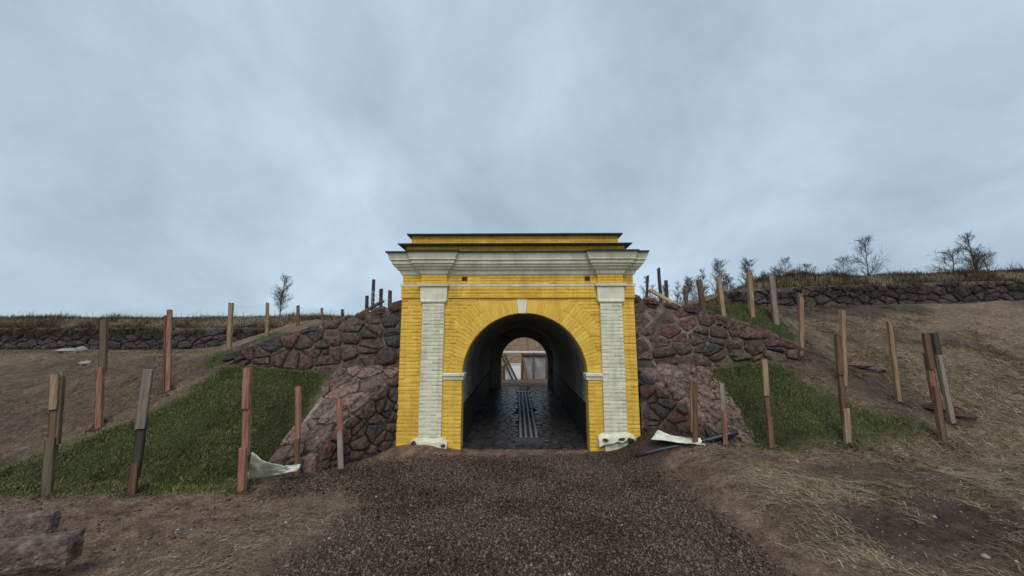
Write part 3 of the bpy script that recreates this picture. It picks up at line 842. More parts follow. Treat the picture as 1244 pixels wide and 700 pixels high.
# imposts, keystone, vents
for x0, x1 in ((PL[0] + 0.232, AX - AR + 0.035), (AX + AR - 0.035, PR[0] - 0.232)):
    mb = MB(); mb.loft([(x0, x1, FY - 0.03, FY + 0.315, ZS - 0.075), (x0, x1, FY - 0.04, FY + 0.315, ZS - 0.02), (x0 - (0.012 if x0 > 0 else 0), x1 + (0.012 if x0 < 0 else 0), FY - 0.065, FY + 0.317, ZS + 0.0), (x0 - (0.012 if x0 > 0 else 0), x1 + (0.012 if x0 < 0 else 0), FY - 0.07, FY + 0.317, ZS + 0.045), (x0, x1, FY - 0.04, FY + 0.316, ZS + 0.06)])
    gpart('impost', mb, M['white'])
mb = MB(); kx = 0.10
mb.hexa([(kx - 0.075, FY - 0.05, 2.765), (kx + 0.075, FY - 0.05, 2.765), (kx + 0.075, FY + 0.1, 2.765), (kx - 0.075, FY + 0.1, 2.765), (kx - 0.105, FY - 0.05, 3.05), (kx + 0.105, FY - 0.05, 3.05), (kx + 0.105, FY + 0.1, 3.05), (kx - 0.105, FY + 0.1, 3.05)])
gpart('keystone', mb, M['white'])
VENTS = [(-1.13, 3.50), (1.50, 3.50)]
for vx, vz in VENTS:
    mb = MB(); s = 0.055
    mb.box(vx - s, vx + s, FY - 0.004, FY + 0.01, vz - s, vz + s, 1)  # dark backing, shade of the vent opening painted as colour
    for k in range(3):
        zz = vz - s + (k + 0.5) * 2 * s / 3
        mb.beam((vx - s, FY - 0.006, zz), (vx + s, FY - 0.006, zz), 0.012, 0.012, 1, (0, 1, 0))
    gpart('vent', mb, [M['yellow'], M['darkhole']])

# bricks --------------------------------------------------------------------
BV = np.array([(-.5, 0.35, -.5), (.5, 0.35, -.5), (.5, 0.35, .5), (-.5, 0.35, .5), (-.5, -.55, -.5), (.5, -.55, -.5), (.5, -.55, .5), (-.5, -.55, .5), (-.47, -1, -.42), (.47, -1, -.42), (.47, -1, .42), (-.47, -1, .42)])
BF = np.array([(0, 1, 5, 4), (1, 2, 6, 5), (2, 3, 7, 6), (3, 0, 4, 7), (4, 5, 9, 8), (5, 6, 10, 9), (6, 7, 11, 10), (7, 4, 8, 11), (8, 9, 10, 11)])
brick_me = {k: mesh('brick', BV, BF, M[k]) for k in ('yellow', 'white')}
bricks = []                                                                     # (area, x, y, z, lx, dep, lz, rot, colour, parent)
R = random.Random(3)
CH = 0.0735
def lay(x0, x1, z, h, y, colour, parent, row, force_stuff=False):
    x = x0
    if x1 - x0 < 0.05: return
    k = row
    first = True
    while x < x1 - 0.005:
        l = 0.255 if k % 2 == 0 else 0.125
        if first and row % 2: l = l * (0.5 if l > .2 else 1.0)
        l = l * R.uniform(0.94, 1.06)
        if x1 - (x + l) < 0.07: l = x1 - x
        if R.random() < 0.985:
            bricks.append([l * h, x + l / 2, y, z + h / 2, l - R.uniform(0.003, 0.006), R.uniform(0.006, 0.013), h - R.uniform(0.004, 0.009), R.uniform(-0.008, 0.008), colour, parent, force_stuff])
        x += l; k += 1; first = False

def arch_cut(z, h):
    zz = z + h * 0.5
    if zz < ZS: return AR
    d = zz - ZS
    Rr = AR + 0.575
    if d < Rr:
        a = math.asin(d / Rr)
        if a > math.radians(33): return math.sqrt(Rr * Rr - d * d)
        Rr = AR + 0.29
        if d < Rr: return math.sqrt(Rr * Rr - d * d) + 0.005
    return 0.0
row = 0; z = -0.15
while z + CH < 3.098:
    a = arch_cut(z, CH)
    lay(WL, PL[0] - 0.232, z, CH, FY, 'yellow', wall, row)
    lay(PR[0] + 0.232, WR, z, CH, FY, 'yellow', wall, row)
    if a > 0:
        skipL = (ZS - 0.085 < z + CH / 2 < ZS + 0.065)
        if not skipL:
            lay(PL[0] + 0.232, AX - a, z, CH, FY, 'yellow', wall, row); lay(AX + a, PR[0] - 0.232, z, CH, FY, 'yellow', wall, row)
    else:
        lay(PL[0] + 0.232, PR[0] - 0.232, z, CH, FY, 'yellow', wall, row)
    row += 1; z += CH
z = 0.10
while z + CH < 2.99:
    for i, (c, hw) in enumerate((PL, PR)):
        lay(c - 0.23, c + 0.23, z, CH, FY - 0.062, 'white', pil[i], row)
    row += 1; z += CH
hb = (3.326 - 3.112) / 3
for k in range(3):
    for x0, x1 in ((WL - 0.018, PL[0] - 0.3), (PL[0] + 0.3, PR[0] - 0.3), (PR[0] + 0.3, WR + 0.018)):
        lay(x0, x1, 3.112 + k * hb, hb, FY - 0.022, 'yellow', wall, k, True)
hb = (3.575 - 3.395) / 3
for k in range(3):
    z = 3.395 + k * hb
    for x0, x1 in ((WL, PL[0] - 0.3), (PL[0] + 0.3, PR[0] - 0.3), (PR[0] + 0.3, WR)):
        vs = [v for v in VENTS if x0 < v[0] < x1]
        cutm = abs(z + hb / 2 - 3.5) < 0.06
        if vs and cutm:
            xx = x0
            for v in vs:
                lay(xx, v[0] - 0.058, z, hb, FY, 'yellow', wall, k, True); xx = v[0] + 0.058
            lay(xx, x1, z, hb, FY, 'yellow', wall, k, True)
        else:
            lay(x0, x1, z, hb, FY, 'yellow', wall, k, True)
    for i, (c, hw) in enumerate((PL, PR)):
        lay(c - hw - 0.02, c + hw + 0.02, z, hb, FY - 0.075, 'yellow', wall, k, True)
for k in range(3):
    lay(WL + 0.14, WR - 0.27, 4.265 + k * 0.069, 0.069, FY + 0.05, 'yellow', wall, k, True)
for k in range(2):
    lay(WL + 0.04, WR - 0.14, 4.095 + k * 0.07, 0.07, FY + 0.02, 'yellow', wall, k, True)
# arch ring: two rings of radial bricks
def voussoirs(r0, r1, a0, a1, w):
    n = int(round((a1 - a0) * (r0 + r1) / 2 / w)); res = []
    for i in range(n):
        t = a0 + (a1 - a0) * (i + 0.5) / n; hw = (a1 - a0) / n * (r0 + r1) / 4
        rm = (r0 + r1) / 2
        x, z = AX + rm * math.cos(t), ZS + rm * math.sin(t)
        if abs(x - kx) < 0.10 + (0.02 if r1 > AR + .3 else 0) and z < 3.06 and r0 < AR + .2: continue
        if z + (r1 - r0) / 2 * abs(math.sin(t)) > 3.095: continue
        res.append([9.0, x, FY, z, (r1 - r0) - 0.006, R.uniform(0.007, 0.013), 2 * hw - R.uniform(0.004, 0.009), -t, 'yellow', wall, False])
    return res
A0 = math.radians(33)
ring = voussoirs(AR + 0.002, AR + 0.285, math.radians(2.5), math.pi - math.radians(2.5), 0.078) + voussoirs(AR + 0.29, AR + 0.57, A0, math.pi - A0, 0.080)
bricks = ring + sorted(bricks, key=lambda b: (b[10], -b[0]))
SV, SF, SM = [], [], []
for i, (ar, x, y, z, lx, dep, lz, rot, colour, par, fs) in enumerate(bricks):
    if i < 300 and not fs:
        o = bpy.data.objects.new('brick', brick_me[colour])
        o.location = Vector((x, y, z)) - GO; o.scale = (lx, dep, lz); o.rotation_euler = (0, rot, 0)
        link(o, par)
    else:
        Vb = BV * np.array([lx, dep, lz]); c_, s_ = math.cos(rot), math.sin(rot)
        Vb = np.stack([Vb[:, 0] * c_ + Vb[:, 2] * s_, Vb[:, 1], -Vb[:, 0] * s_ + Vb[:, 2] * c_], 1) + np.array([x, y, z])
        SF.append(BF + 12 * len(SV)); SV.append(Vb); SM += [0 if colour == 'yellow' else 1] * len(BF)
me = mesh('brickwork', np.concatenate(SV) - np.array(GO), np.concatenate(SF), [M['yellow'], M['white']], False, SM)
obj('brickwork', me, gate, kind='stuff')

# vaulted passage -------------------------------------------------------------
TR, TY0, TY1 = 1.40, FY + 0.32, 17.0
mb = MB(); n = 28
prof = [(TX - TR, -0.3)] + [(TX + TR * math.cos(math.pi - math.pi * i / n), ZS + TR * math.sin(math.pi * i / n)) for i in range(n + 1)] + [(TX + TR, -0.3)]
outp = [(TX - TR - 0.3, -0.3)] + [(TX + (TR + 0.3) * math.cos(math.pi - math.pi * i / n), ZS + (TR + 0.3) * math.sin(math.pi * i / n)) for i in range(n + 1)] + [(TX + TR + 0.3, -0.3)]
k = len(prof)
segs = np.linspace(TY0 + 0.003, TY1, 8)
Vs = [(x, y, z) for y in segs for (x, z) in prof] + [(x, y, z) for y in segs for (x, z) in outp]
Fs = []
ns = len(segs)
for j in range(ns - 1):
    for i in range(k - 1):
        a = j * k + i
        Fs.append((a, a + 1, a + k + 1, a + k)); a += ns * k; Fs.append((a, a + k, a + k + 1, a + 1))
for i in range(k - 1):
    Fs.append((i, ns * k + i, ns * k + i + 1, i + 1)); a = (ns - 1) * k + i; Fs.append((a, a + 1, ns * k + a + 1, ns * k + a))
mb.add(Vs, Fs)
gpart('vault', mb, M['plaster'], True)
for s in (-1, 1):
    mb = MB(); x0 = TX + s * TR; x1 = x0 - s * 0.05
    mb.hexa([(min(x0, x1), TY0 + .01, -0.3), (max(x0, x1), TY0 + .01, -0.3), (max(x0, x1), TY1 - 0.01, -0.3), (min(x0, x1), TY1 - 0.01, -0.3), (min(x0, x1), TY0 + .01, 0.78), (max(x0, x1), TY0 + .01, 0.78), (max(x0, x1), TY1 - 0.01, 1.0), (min(x0, x1), TY1 - 0.01, 1.0)])
    gpart('plinth', mb, M['plinth'])
mb = MB(); arch_slab(mb, TX - TR - 0.3, TX + TR + 0.3, TY1 + 0.003, TY1 + 0.45, -0.3, 3.2, 0.31, 1.42, 1.03)
gpart('far_portal', mb, M['plaster'])

# passage floor ---------------------------------------------------------------
def floor_z(y): return 0.03 + 0.26 * (y - 8.0) / 9.0
mb = MB(); mb.hexa([(TX - 1.5, FY + 0.06, -0.25), (TX + 1.5, FY + 0.06, -0.25), (TX + 1.5, 18.0, -0.1), (TX - 1.5, 18.0, -0.1), (TX - 1.5, FY + 0.06, -0.02), (TX + 1.5, FY + 0.06, -0.02), (TX + 1.5, 18.0, floor_z(18.0) - 0.05), (TX - 1.5, 18.0, floor_z(18.0) - 0.05)])
pf = obj('passage_floor', mb.mesh('passage_floor', M['plinth']), kind='structure')
R = random.Random(77); SV, SF = [], []
for poly in cells([(-1.36, 0.1), (1.36, 0.1), (1.36, 9.4), (-1.36, 9.4)], 0.20, 0.15, 0.2, 5):
    A = sum(poly[i][0] * poly[(i + 1) % len(poly)][1] - poly[i][1] * poly[(i + 1) % len(poly)][0] for i in range(len(poly)))
    if A < 0: poly = poly[::-1]
    c = np.mean(poly, 0)
    if abs(c[0] - 0.08) < 0.24 and c[1] > 0.55: continue
    if abs(A) < 0.006: continue
    Vl, Fl, c = stone_geo(poly, 0.006, 0.008 * R.uniform(0.5, 1.5), R, 6, 0.92)
    tilt = (R.uniform(-.035, .035), R.uniform(-.02, .02))
    k0 = len(SV)
    for (u, v, wv) in Vl:
        yy = FY + c[1] + v
        SV.append((TX + c[0] + u, yy, floor_z(yy) - 0.025 + wv + u * tilt[0] + v * tilt[1]))
    SF += [tuple(i + k0 for i in f) for f in Fl]
obj('cobbles', mesh('cobbles', SV, SF, M['cobble'], False), pf, kind='stuff')
# drain: four kerb lines of pale setts with dark gutters between, and an iron cover at the near end
dr = thing('drain_channel', 'pale stone drain strips running down the middle of the dark passage floor', 'drain', (0.25, 8.6, floor_z(8.6)))
mb = MB(); mb.hexa([(-0.23, 0, -0.06), (0.23, 0, -0.06), (0.23, 7.3, 0.15), (-0.23, 7.3, 0.15), (-0.23, 0, -0.012), (0.23, 0, -0.012), (0.23, 7.3, 0.199), (-0.23, 7.3, 0.199)])
obj('gutter_bed', mb.mesh('gutter_bed', M['plinth']), dr)
sb = MB(); sb.loft([(-.5, .5, -.5, .5, -.5), (-.5, .5, -.5, .5, .3), (-.4, .4, -.46, .46, .5)])
sett_me = sb.mesh('sett', M['wet_sett'])
R = random.Random(8)
for i, xx in enumerate((-0.18, -0.06, 0.06, 0.18)):
    y = 0.28
    while y < 6.9:
        l = R.uniform(0.22, 0.34)
        o = bpy.data.objects.new('sett', sett_me); o.scale = (0.055, l - 0.02, 0.05)
        o.location = (xx + R.uniform(-.004, .004), y + l / 2, 0.2889 * 0 + 0.0289 * (y + l / 2) + 0.006 + R.uniform(-.004, .004))
        o.rotation_euler = (0.0289, R.uniform(-.06, .06), R.uniform(-.02, .02))
        link(o, dr); y += l
mb = MB(); mb.box(-0.30, 0.30, -0.16, 0.24, -0.03, 0.022)
for k in range(5): mb.box(-0.26, 0.26, -0.13 + k * 0.07, -0.10 + k * 0.07, 0.022, 0.032)
obj('cover_plate', mb.mesh('cover_plate', M['iron']), dr)
mb = MB(); mb.box(-0.28, 0.28, 6.95, 7.25, 0.15, 0.222)
obj('cover_plate', mb.mesh('cover_plate', M['iron']), dr)

# ------------------------------------------------------------------ yard seen through the passage
YF = 21.4
yz = 0.27
ff = thing('fabric_fence', 'timber framed fence with grey tarpaulin panels seen through the passage', 'fence', (0.9, YF, yz))
def fpart(name, mb, mat, o):
    me = mb.mesh(name, mat); me.transform(Matrix.Translation(-o.location)); return obj(name, me, o)
for px in (605, 634.5, 648.5, 664):
    a = P(px, 466, YF); b = P(px, 426, YF)
    mb = MB(); mb.beam((a[0], YF, yz - 0.1), (b[0], YF, b[2]), 0.11, 0.09); fpart('post', mb, M['wood_brown'], ff)
for (py, x0, x1) in ((427.5, 600, 672), (430.5, 634, 672), (461.5, 634, 672)):
    a = P(x0, py, YF - 0.08); b = P(x1, py, YF - 0.08)
    mb = MB(); mb.beam(a, (b[0], b[1], a[2]), 0.09, 0.05, 0, (0, 0, 1)); fpart('rail', mb, M['white_board' if py == 427.5 else 'wood_brown'], ff)
for (x0, x1) in ((635.5, 648), (649, 663.5)):
    a = P(x0, 462, YF + 0.05); b = P(x1, 431, YF + 0.05); Vs = []; nn = 8
    for j in range(nn + 1):
        for i in range(nn + 1):
            u, v = i / nn, j / nn
            Vs.append((a[0] + (b[0] - a[0]) * u, YF + 0.06 + 0.05 * math.sin(u * 7 + v * 5) * math.sin(3.1 * v), a[2] + (b[2] - a[2]) * v))
    Fs = [(j * (nn + 1) + i, j * (nn + 1) + i + 1, (j + 1) * (nn + 1) + i + 1, (j + 1) * (nn + 1) + i) for j in range(nn) for i in range(nn)]
    mb = MB(); mb.add(Vs, Fs); fpart('tarpaulin', mb, M['fabric_grey'], ff)
a = P(614, 466, YF - 0.3); b = P(632.5, 443, YF - 0.2)
wp = thing('white_board', 'white board standing against the fence posts beyond the passage', 'board', (a[0], a[1], yz))
mb = MB(); mb.hexa([(0, 0, 0), (b[0] - a[0], 0, 0), (b[0] - a[0], 0.04, 0), (0, 0.04, 0), (0, 0.1, b[2] - yz), (b[0] - a[0], 0.1, b[2] - yz), (b[0] - a[0], 0.14, b[2] - yz), (0, 0.14, b[2] - yz)])
obj('panel', mb.mesh('panel', M['white_board']), wp)
mb = MB(); mb.box(-0.03, b[0] - a[0] + 0.03, 0.07, 0.17, b[2] - yz, b[2] - yz + 0.05); obj('top_rail', mb.mesh('top_rail', M['white_board']), wp)
for (p0, p1, nm, lab, wd) in (((625.5, 466), (611, 431), 'wood_dark', 'dark double plank leaning steeply in front of the white board', 0.16), ((640, 467), (636, 434), 'wood_brown', 'brown plank leaning against the middle fence post beyond the passage', 0.10)):
    a = P(*p0, YF - 0.75); b = P(*p1, YF - 0.22)
    t = thing('leaning_plank', lab, 'plank', (a[0], a[1], yz))
    for s in ((-1, 1) if wd > 0.12 else (0,)):
        mb = MB(); mb.beam((s * 0.11, 0, 0), (b[0] - a[0] + s * 0.09, b[1] - a[1], b[2] - yz), 0.10, 0.05); obj('plank', mb.mesh('plank', M[nm]), t)
    if wd > 0.12:
        mb = MB()
        for k in range(4):
            f = 0.62 + 0.1 * k; mb.beam((-0.13 + (b[0] - a[0]) * f, (b[1] - a[1]) * f - 0.04, (b[2] - yz) * f), (0.13 + (b[0] - a[0]) * f, (b[1] - a[1]) * f - 0.04, (b[2] - yz) * f + 0.05), 0.05, 0.03, 0, (0, 0, 1))
        obj('batten', mb.mesh('batten', M['wood_brown']), t)
a = P(604, 466, YF - 0.4); b = P(613, 447, YF - 0.4)
t = thing('crate', 'brown timber crate at the left edge of the far opening', 'crate', (a[0] - 0.1, a[1], yz))
wx = b[0] - a[0] + 0.1
for k in range(3):
    mb = MB(); mb.box(0, wx, 0, 0.03, 0.03 + k * 0.24, 0.25 + k * 0.24); obj('plank', mb.mesh('plank', M['wood_brown']), t)
for xx in (0.0, wx - 0.05):
    mb = MB(); mb.box(xx, xx + 0.05, -0.03, 0.4, 0, 0.76); obj('corner_post', mb.mesh('corner_post', M['wood_dark']), t)

# ------------------------------------------------------------------ far field-stone walls
def far_wall(label, p0, p1, zfun, hh, su, sv, seed, xpos):
    t = thing('field_stone_wall', label, 'stone wall', (p0[0], p0[1], 0)); o = t.location
    p0 = Vector((*p0, 0)); p1 = Vector((*p1, 0)); d = (p1 - p0).normalized(); ln = (p1 - p0).length; nn = d.cross(Vector((0, 0, 1)))
    k = 24; mb = MB(); Vs = []
    for i in range(k + 1):
        q = p0 + d * ln * i / k; zb = float(zfun(q.x))
        for (off, zz) in ((0, zb - 0.4), (0.0, zb + hh), (-0.5, zb + hh + .02), (-0.5, zb - 0.4)):
            Vs.append(Vector((q.x, q.y, zz)) + nn * off - o)
    Fs = [(4 * i + j, 4 * i + 4 + j, 4 * i + 4 + (j + 1) % 4, 4 * i + (j + 1) % 4) for i in range(k) for j in range(4)] + [(3, 2, 1, 0), (4 * k, 4 * k + 1, 4 * k + 2, 4 * k + 3)]
    mb.add(Vs, Fs); obj('core', mb.mesh('core', M['mortar_dark']), t)
    def fm(u, v):
        q = p0 + d * u
        return (Vector((q.x, q.y, float(zfun(q.x)) + v)), d, Vector((0, 0, 1)), nn)
    return stones_on(t, [(0, -0.05), (ln, -0.05), (ln, hh), (0, hh)], fm, su, sv, 0.012, 0.16, M['stone_far'], seed, o, jit=0.5)
n1_ = far_wall('long dark field stone wall under a weedy bank, on the left horizon', (-36, 22.2), (-7.5, 22.2), lambda x: 1.86, 1.28, 0.55, 0.33, 61, -20)
n2_ = far_wall('field stone wall under dry brown grass at the right horizon', (9.5, 17.15), (31, 17.15), lambda x: np.interp(x, [9.5, 13, 20, 31], [3.42, 3.62, 3.83, 3.85]), 1.12, 0.46, 0.29, 71, 20)

# ------------------------------------------------------------------ fence posts
WM = {'r': 'wood_red', 'p': 'wood_pale', 'o': 'wood_olive', 'g': 'wood_grey', 'b': 'wood_brown', 'd': 'wood_dark'}
def post(top, base, segs, label, group, width=None, depth=None, dep_y=None, sink=0.25):
    """top and base as seen; segs: (from, to, wood, width factor, sideways offset) along the post"""
    if depth is None:
        b = G(*base)
    else:
        b = P(*base, depth); b[2] = float(height(b[0], b[1]))
    t_ = P(top[0], top[1], b[1] + (dep_y or 0))
    b = Vector(b); t_ = Vector(t_); v = t_ - b
    o = thing('fence_post', label, 'fence post', b, group=group)
    R = random.Random(int(top[0] * 7 + top[1]))
    wd = (width or 0.11) * 0.88
    yaw = R.uniform(-0.35, 0.35); side = (math.cos(yaw), math.sin(yaw), 0)
    dirv = v.normalized()
    def bar(f0, f1, wdt, thick, offx, offy):
        a = v * f0 - (dirv * sink if f0 == 0 else Vector((0, 0, 0))); e = v * f1
        off = Vector(side) * offx + Vector((-side[1], side[0], 0)) * offy
        u = (Vector(side) - dirv * Vector(side).dot(dirv)).normalized(); w_ = dirv.cross(u)
        Vs = []; n = 5
        for i in range(n + 1):
            q = a + (e - a) * i / n + off + u * R.uniform(-.003, .003)
            hx = wdt / 2 * R.uniform(0.95, 1.04); hy = thick / 2 * R.uniform(0.95, 1.04); ch = min(hx, hy) * 0.22
            for (sx, sy) in ((-1, -1), (1, -1), (1, 1), (-1, 1)):
                first, second = ((hx, hy - ch), (hx - ch, hy)) if sx * sy < 0 else ((hx - ch, hy), (hx, hy - ch))
                for (ax, ay) in ((first, second) if True else ()):
                    Vs.append(q + u * (sx * ax) + w_ * (sy * ay) + (dirv * R.uniform(-.02, .02) if i == n else Vector((0, 0, 0))))
        Fs = [(8 * i + j, 8 * i + (j + 1) % 8, 8 * i + 8 + (j + 1) % 8, 8 * i + 8 + j) for i in range(n) for j in range(8)]
        Fs += [tuple(range(7, -1, -1)), tuple(8 * n + j for j in range(8))]
        return Vs, Fs
    if len(segs) == 1:
        Vs, Fs = bar(0, 1, wd, wd * 0.8, 0, 0)
        o.data = None
        obj('timber', mesh('timber', Vs, Fs, M[WM[segs[0][2]]]), o)
    else:
        for i, (f0, f1, wk, wf, off) in enumerate(segs):
            Vs, Fs = bar(f0, f1, wd * wf, wd * 0.55, off, (i % 2) * wd * 0.25)
            obj('plank', mesh('plank', Vs, Fs, M[WM[wk]]), o)
    return o, b, t_

GL, GR, GT = 'timber posts of the left fence line', 'timber posts of the right fence line', 'timber posts up on the rampart'
posts = {}
def add(key, *a, **k): posts[key] = post(*a, **k)
add('L1', (68, 455), (57, 601), [(0, 0.46, 'o', 1.00, 0.0), (0.30, 0.74, 'b', 0.90, 0.0), (0.70, 1, 'p', 0.90, 0.0), (0.40, 0.98, 'o', 0.40, 0.055)], 'spliced post of olive and pale planks, leftmost of all the posts on the turf', GL, 0.125)
add('L2', (124, 388), (120, 520), [(0, 0.55, 'r', 1.00, 0), (0.5, 1, 'o', 1.05, 0.01)], 'tall post with mossy dark upper half and red lower half, behind the left turf', GL, 0.13)
add('L3', (180, 450), (160, 601), [(0, 0.25, 'b', 0.93, -0.005), (0.12, 0.72, 'd', 0.90, 0.0), (0.52, 1, 'g', 1.07, 0)], 'leaning spliced post with wide grey upper board over a dark lower one', GL, 0.12)
add('L4', (206, 377), (204, 475), [(0, 1, 'r', 1.00, 0), (0, 0.93, 'b', 0.45, -0.08)], 'slender red post at the upper edge of the left turf', GL, 0.095)
add('L5', (301, 447), (294, 598), [(0, 0.34, 'r', 1.00, -0.01), (0.28, 0.74, 'r', 0.93, 0), (0.66, 1, 'r', 1.00, 0.0)], 'bright red spliced post with a pale geotextile sheet caught at its foot', GL, 0.135)
add('L6', (361, 470), (361, 568), [(0, 0.42, 'b', 1.00, 0.01), (0.35, 1, 'r', 1.00, 0)], 'brown post in front of the left wing wall, beside the end of the geotextile', GL, 0.105, depth=6.5)
add('L7', (411, 486), (415, 560), [(0, 0.52, 'g', 1.00, 0), (0.45, 1, 'r', 1.00, 0.005)], 'short post with red top and whitish foot against the left stone wing wall', GL, 0.10, depth=6.85)
add('L8', (281, 368), (278, 424), [(0, 1, 'p', 1.00, 0)], 'pale post on the grass ridge at the tail of the left boulder wall', GT, 0.17)
add('L9', (325, 368), (324, 408), [(0, 1, 'p', 1.00, 0)], 'thin pale post on the left ridge next to the small bare tree', GT, 0.14)
add('L10', (362, 371), (362, 396), [(0, 1, 'b', 1.00, 0)], 'brown post on the left ridge, just right of the small bare tree', GT, 0.14)
add('L11', (391, 374), (391, 394), [(0, 1, 'b', 1.00, 0)], 'small brown post on the left ridge midway between the bare tree and the gate', GT, 0.13, depth=20)
add('L12', (416, 376), (416, 388), [(0, 1, 'd', 1.00, 0)], 'tiny dark stub of a post above the boulder wall left of the gate', GT, 0.13, depth=19)
add('L13', (454, 340), (453, 376), [(0, 1, 'd', 1.00, 0)], 'tallest dark stake standing on the rampart just left of the gate', GT, 0.10, depth=12)
add('L13b', (446, 360), (446, 378), [(0, 1, 'd', 1.00, 0)], 'short dark stake farthest from the gate in the cluster on its left', GT, 0.10, depth=11.5)
add('L14', (463, 351), (463, 374), [(0, 1, 'd', 1.00, 0)], 'dark stake second nearest to the gate on the left rampart', GT, 0.12, depth=12)
add('L15', (474, 353), (474, 370), [(0, 1, 'd', 1.00, 0)], 'dark stub of a stake nearest to the gate wall on the left', GT, 0.12, depth=12.5)
add('R1', (800, 326), (803, 366), [(0, 1, 'd', 1.00, 0)], 'thin dark pole, tallest of those on the rampart just right of the gate', GT, 0.09, depth=11)
add('R2', (787, 335), (784, 358), [(0, 1, 'd', 1.20, 0)], 'dark stake nearest to the gate on the right rampart', GT, 0.07, depth=10.5)
add('R3', (809, 341), (810, 362), [(0, 1, 'd', 1.00, 0)], 'short dark stake right of the thin tall pole by the gate', GT, 0.10, depth=11.5)
add('R4', (832, 347), (834, 374), [(0, 1, 'b', 1.00, 0)], 'slim brown post at the lower end of the slanting plank', GT, 0.10, depth=12)
add('R5', (849, 340), (855, 384), [(0, 1, 'b', 1.00, 0)], 'brown post leaning left, first on the grass cap right of the gate', GT, 0.12)
add('R6', (873, 337), (879, 384), [(0, 1, 'p', 1.00, 0)], 'pale slanting post on the grass cap above the right boulder wall', GT, 0.12)
add('R7', (910, 330), (914, 384), [(0, 1, 'p', 1.00, 0)], 'straight tan post on the grass cap in front of the bare saplings', GT, 0.13)
add('R8', (937, 335), (943, 393), [(0, 1, 'g', 1.00, 0)], 'round-topped grey post at the right end of the grass cap', GT, 0.15)
add('R9', (973, 357), (974, 432), [(0, 0.93, 'p', 0.93, 0.0), (0.55, 1, 'r', 1.00, 0)], 'upright pinkish post on black soil beyond the right boulder wall', GR, 0.115)
add('R10', (1023, 377), (1026, 468), [(0, 1, 'p', 1.00, 0)], 'tall pale post standing just behind the split post on the right turf', GR, 0.11)
add('R11', (1019, 407), (1029, 538), [(0, 0.30, 'p', 1.10, 0.02), (0.18, 0.72, 'b', 0.93, 0), (0.62, 1, 'b', 1.07, -0.02)], 'spliced post with pale block foot and split brown top on the right turf', GR, 0.11)
add('R12', (1080, 392), (1092, 488), [(0, 1, 'p', 1.00, 0)], 'tan leaning post on the straw slope, alone between two spliced posts', GR, 0.10)
add('R13', (1125, 405), (1146, 536), [(0, 0.50, 'b', 0.97, 0), (0.36, 0.80, 'r', 1.02, 0.0), (0.66, 1, 'b', 1.10, -0.01)], 'stout leaning post with orange-red middle at the right end of the turf', GR, 0.12)
add('R14', (1135, 405), (1157, 514), [(0, 0.75, 'g', 0.85, 0.0), (0.30, 1, 'd', 1.00, 0.02)], 'blackish leaning post close behind the stout orange-red one', GR, 0.12)
add('R15', (929, 437), (937, 544), [(0, 0.33, 'b', 1.02, 0.01), (0.05, 0.65, 'b', 0.90, 0), (0.58, 1, 'p', 1.05, -0.01)], 'thin spliced post with pale upper board at the foot of the right turf', GR, 0.095)
add('R16', (877, 466), (880, 530), [(0, 0.55, 'r', 0.97, 0.01), (0.45, 1, 'g', 1.00, 0)], 'short grey-topped post at the outer edge of the right wing wall', GR, 0.085, depth=6.85)
add('R17', (844, 466), (844, 530), [(0, 1, 'b', 1.00, 0), (0.2, 1.0, 'r', 0.50, -0.05)], 'short brown post against the inner face of the right wing wall', GR, 0.09, depth=6.9)
# slanting plank on the right rampart
a = P(789, 352, 10.2); b = P(834, 378, 9.4)
t = thing('slanting_plank', 'pale plank slanting down over the top of the right boulder wall', 'plank', a)
mb = MB(); mb.beam((0, 0, 0), Vector(b) - Vector(a), 0.13, 0.045); obj('board', mb.mesh('board', M['wood_pale']), t)
a = P(437, 382, 9.6); b = P(465, 366, 10.4)
t = thing('slanting_plank', 'dark plank lying slanted along the top of the left boulder wall', 'plank', a)
mb = MB(); mb.beam((0, 0, 0), Vector(b) - Vector(a), 0.10, 0.05); obj('board', mb.mesh('board', M['wood_dark']), t)

# fence netting -----------------------------------------------------------------
def net(keys, label, f0, f1, cell=0.16, wire=0.006, sag=0.06):
    SV, SF = [], []
    def bar(a, b, r):
        d = (b - a).normalized(); u = d.cross(Vector((0, 1, 0)))
        if u.length < .1: u = d.cross(Vector((1, 0, 0)))
        u.normalize(); v = d.cross(u); k = len(SV)
        for p in (a, b):
            for i in range(3):
                th = i * 2.0944; SV.append(tuple(p + u * (r * math.cos(th)) + v * (r * math.sin(th))))
        for i in range(3):
            SF.append((k + i, k + (i + 1) % 3, k + 3 + (i + 1) % 3, k + 3 + i))
    tops = []; bots = []
    for kx_ in keys:
        _, b, t_ = posts[kx_]; tops.append(b + (t_ - b) * f1); bots.append(b + (t_ - b) * f0)
    for i in range(len(tops) - 1):
        ln = (tops[i + 1] - tops[i]).length; n = max(2, int(ln / cell)); rows = 8
        G_ = [[None] * (rows + 1) for _ in range(n + 1)]
        for a in range(n + 1):
            u = a / n; tp = tops[i].lerp(tops[i + 1], u) + Vector((0, -0.05, -sag * 4 * u * (1 - u))); bt = bots[i].lerp(bots[i + 1], u) + Vector((0, -0.05, 0))
            for c in range(rows + 1):
                G_[a][c] = bt.lerp(tp, c / rows)
        for a in range(n + 1):
            for c in range(rows + 1):
                if a < n: bar(G_[a][c], G_[a + 1][c], wire * (2.0 if c == rows else 1.0))
                if c < rows: bar(G_[a][c], G_[a][c + 1], wire)
    o = thing('netting', label, 'net', me=mesh('netting', SV, SF, M['net']))
    return o
net(['L8', 'L9', 'L10', 'L11', 'L12'], 'thin pale net strung between the posts on the left ridge', 0.45, 0.97, 0.13, 0.002, 0.10)
net(['L13', 'L14', 'L15'], 'scrap of net strung between the dark stakes left of the gate', 0.1, 0.8, 0.12, 0.004)

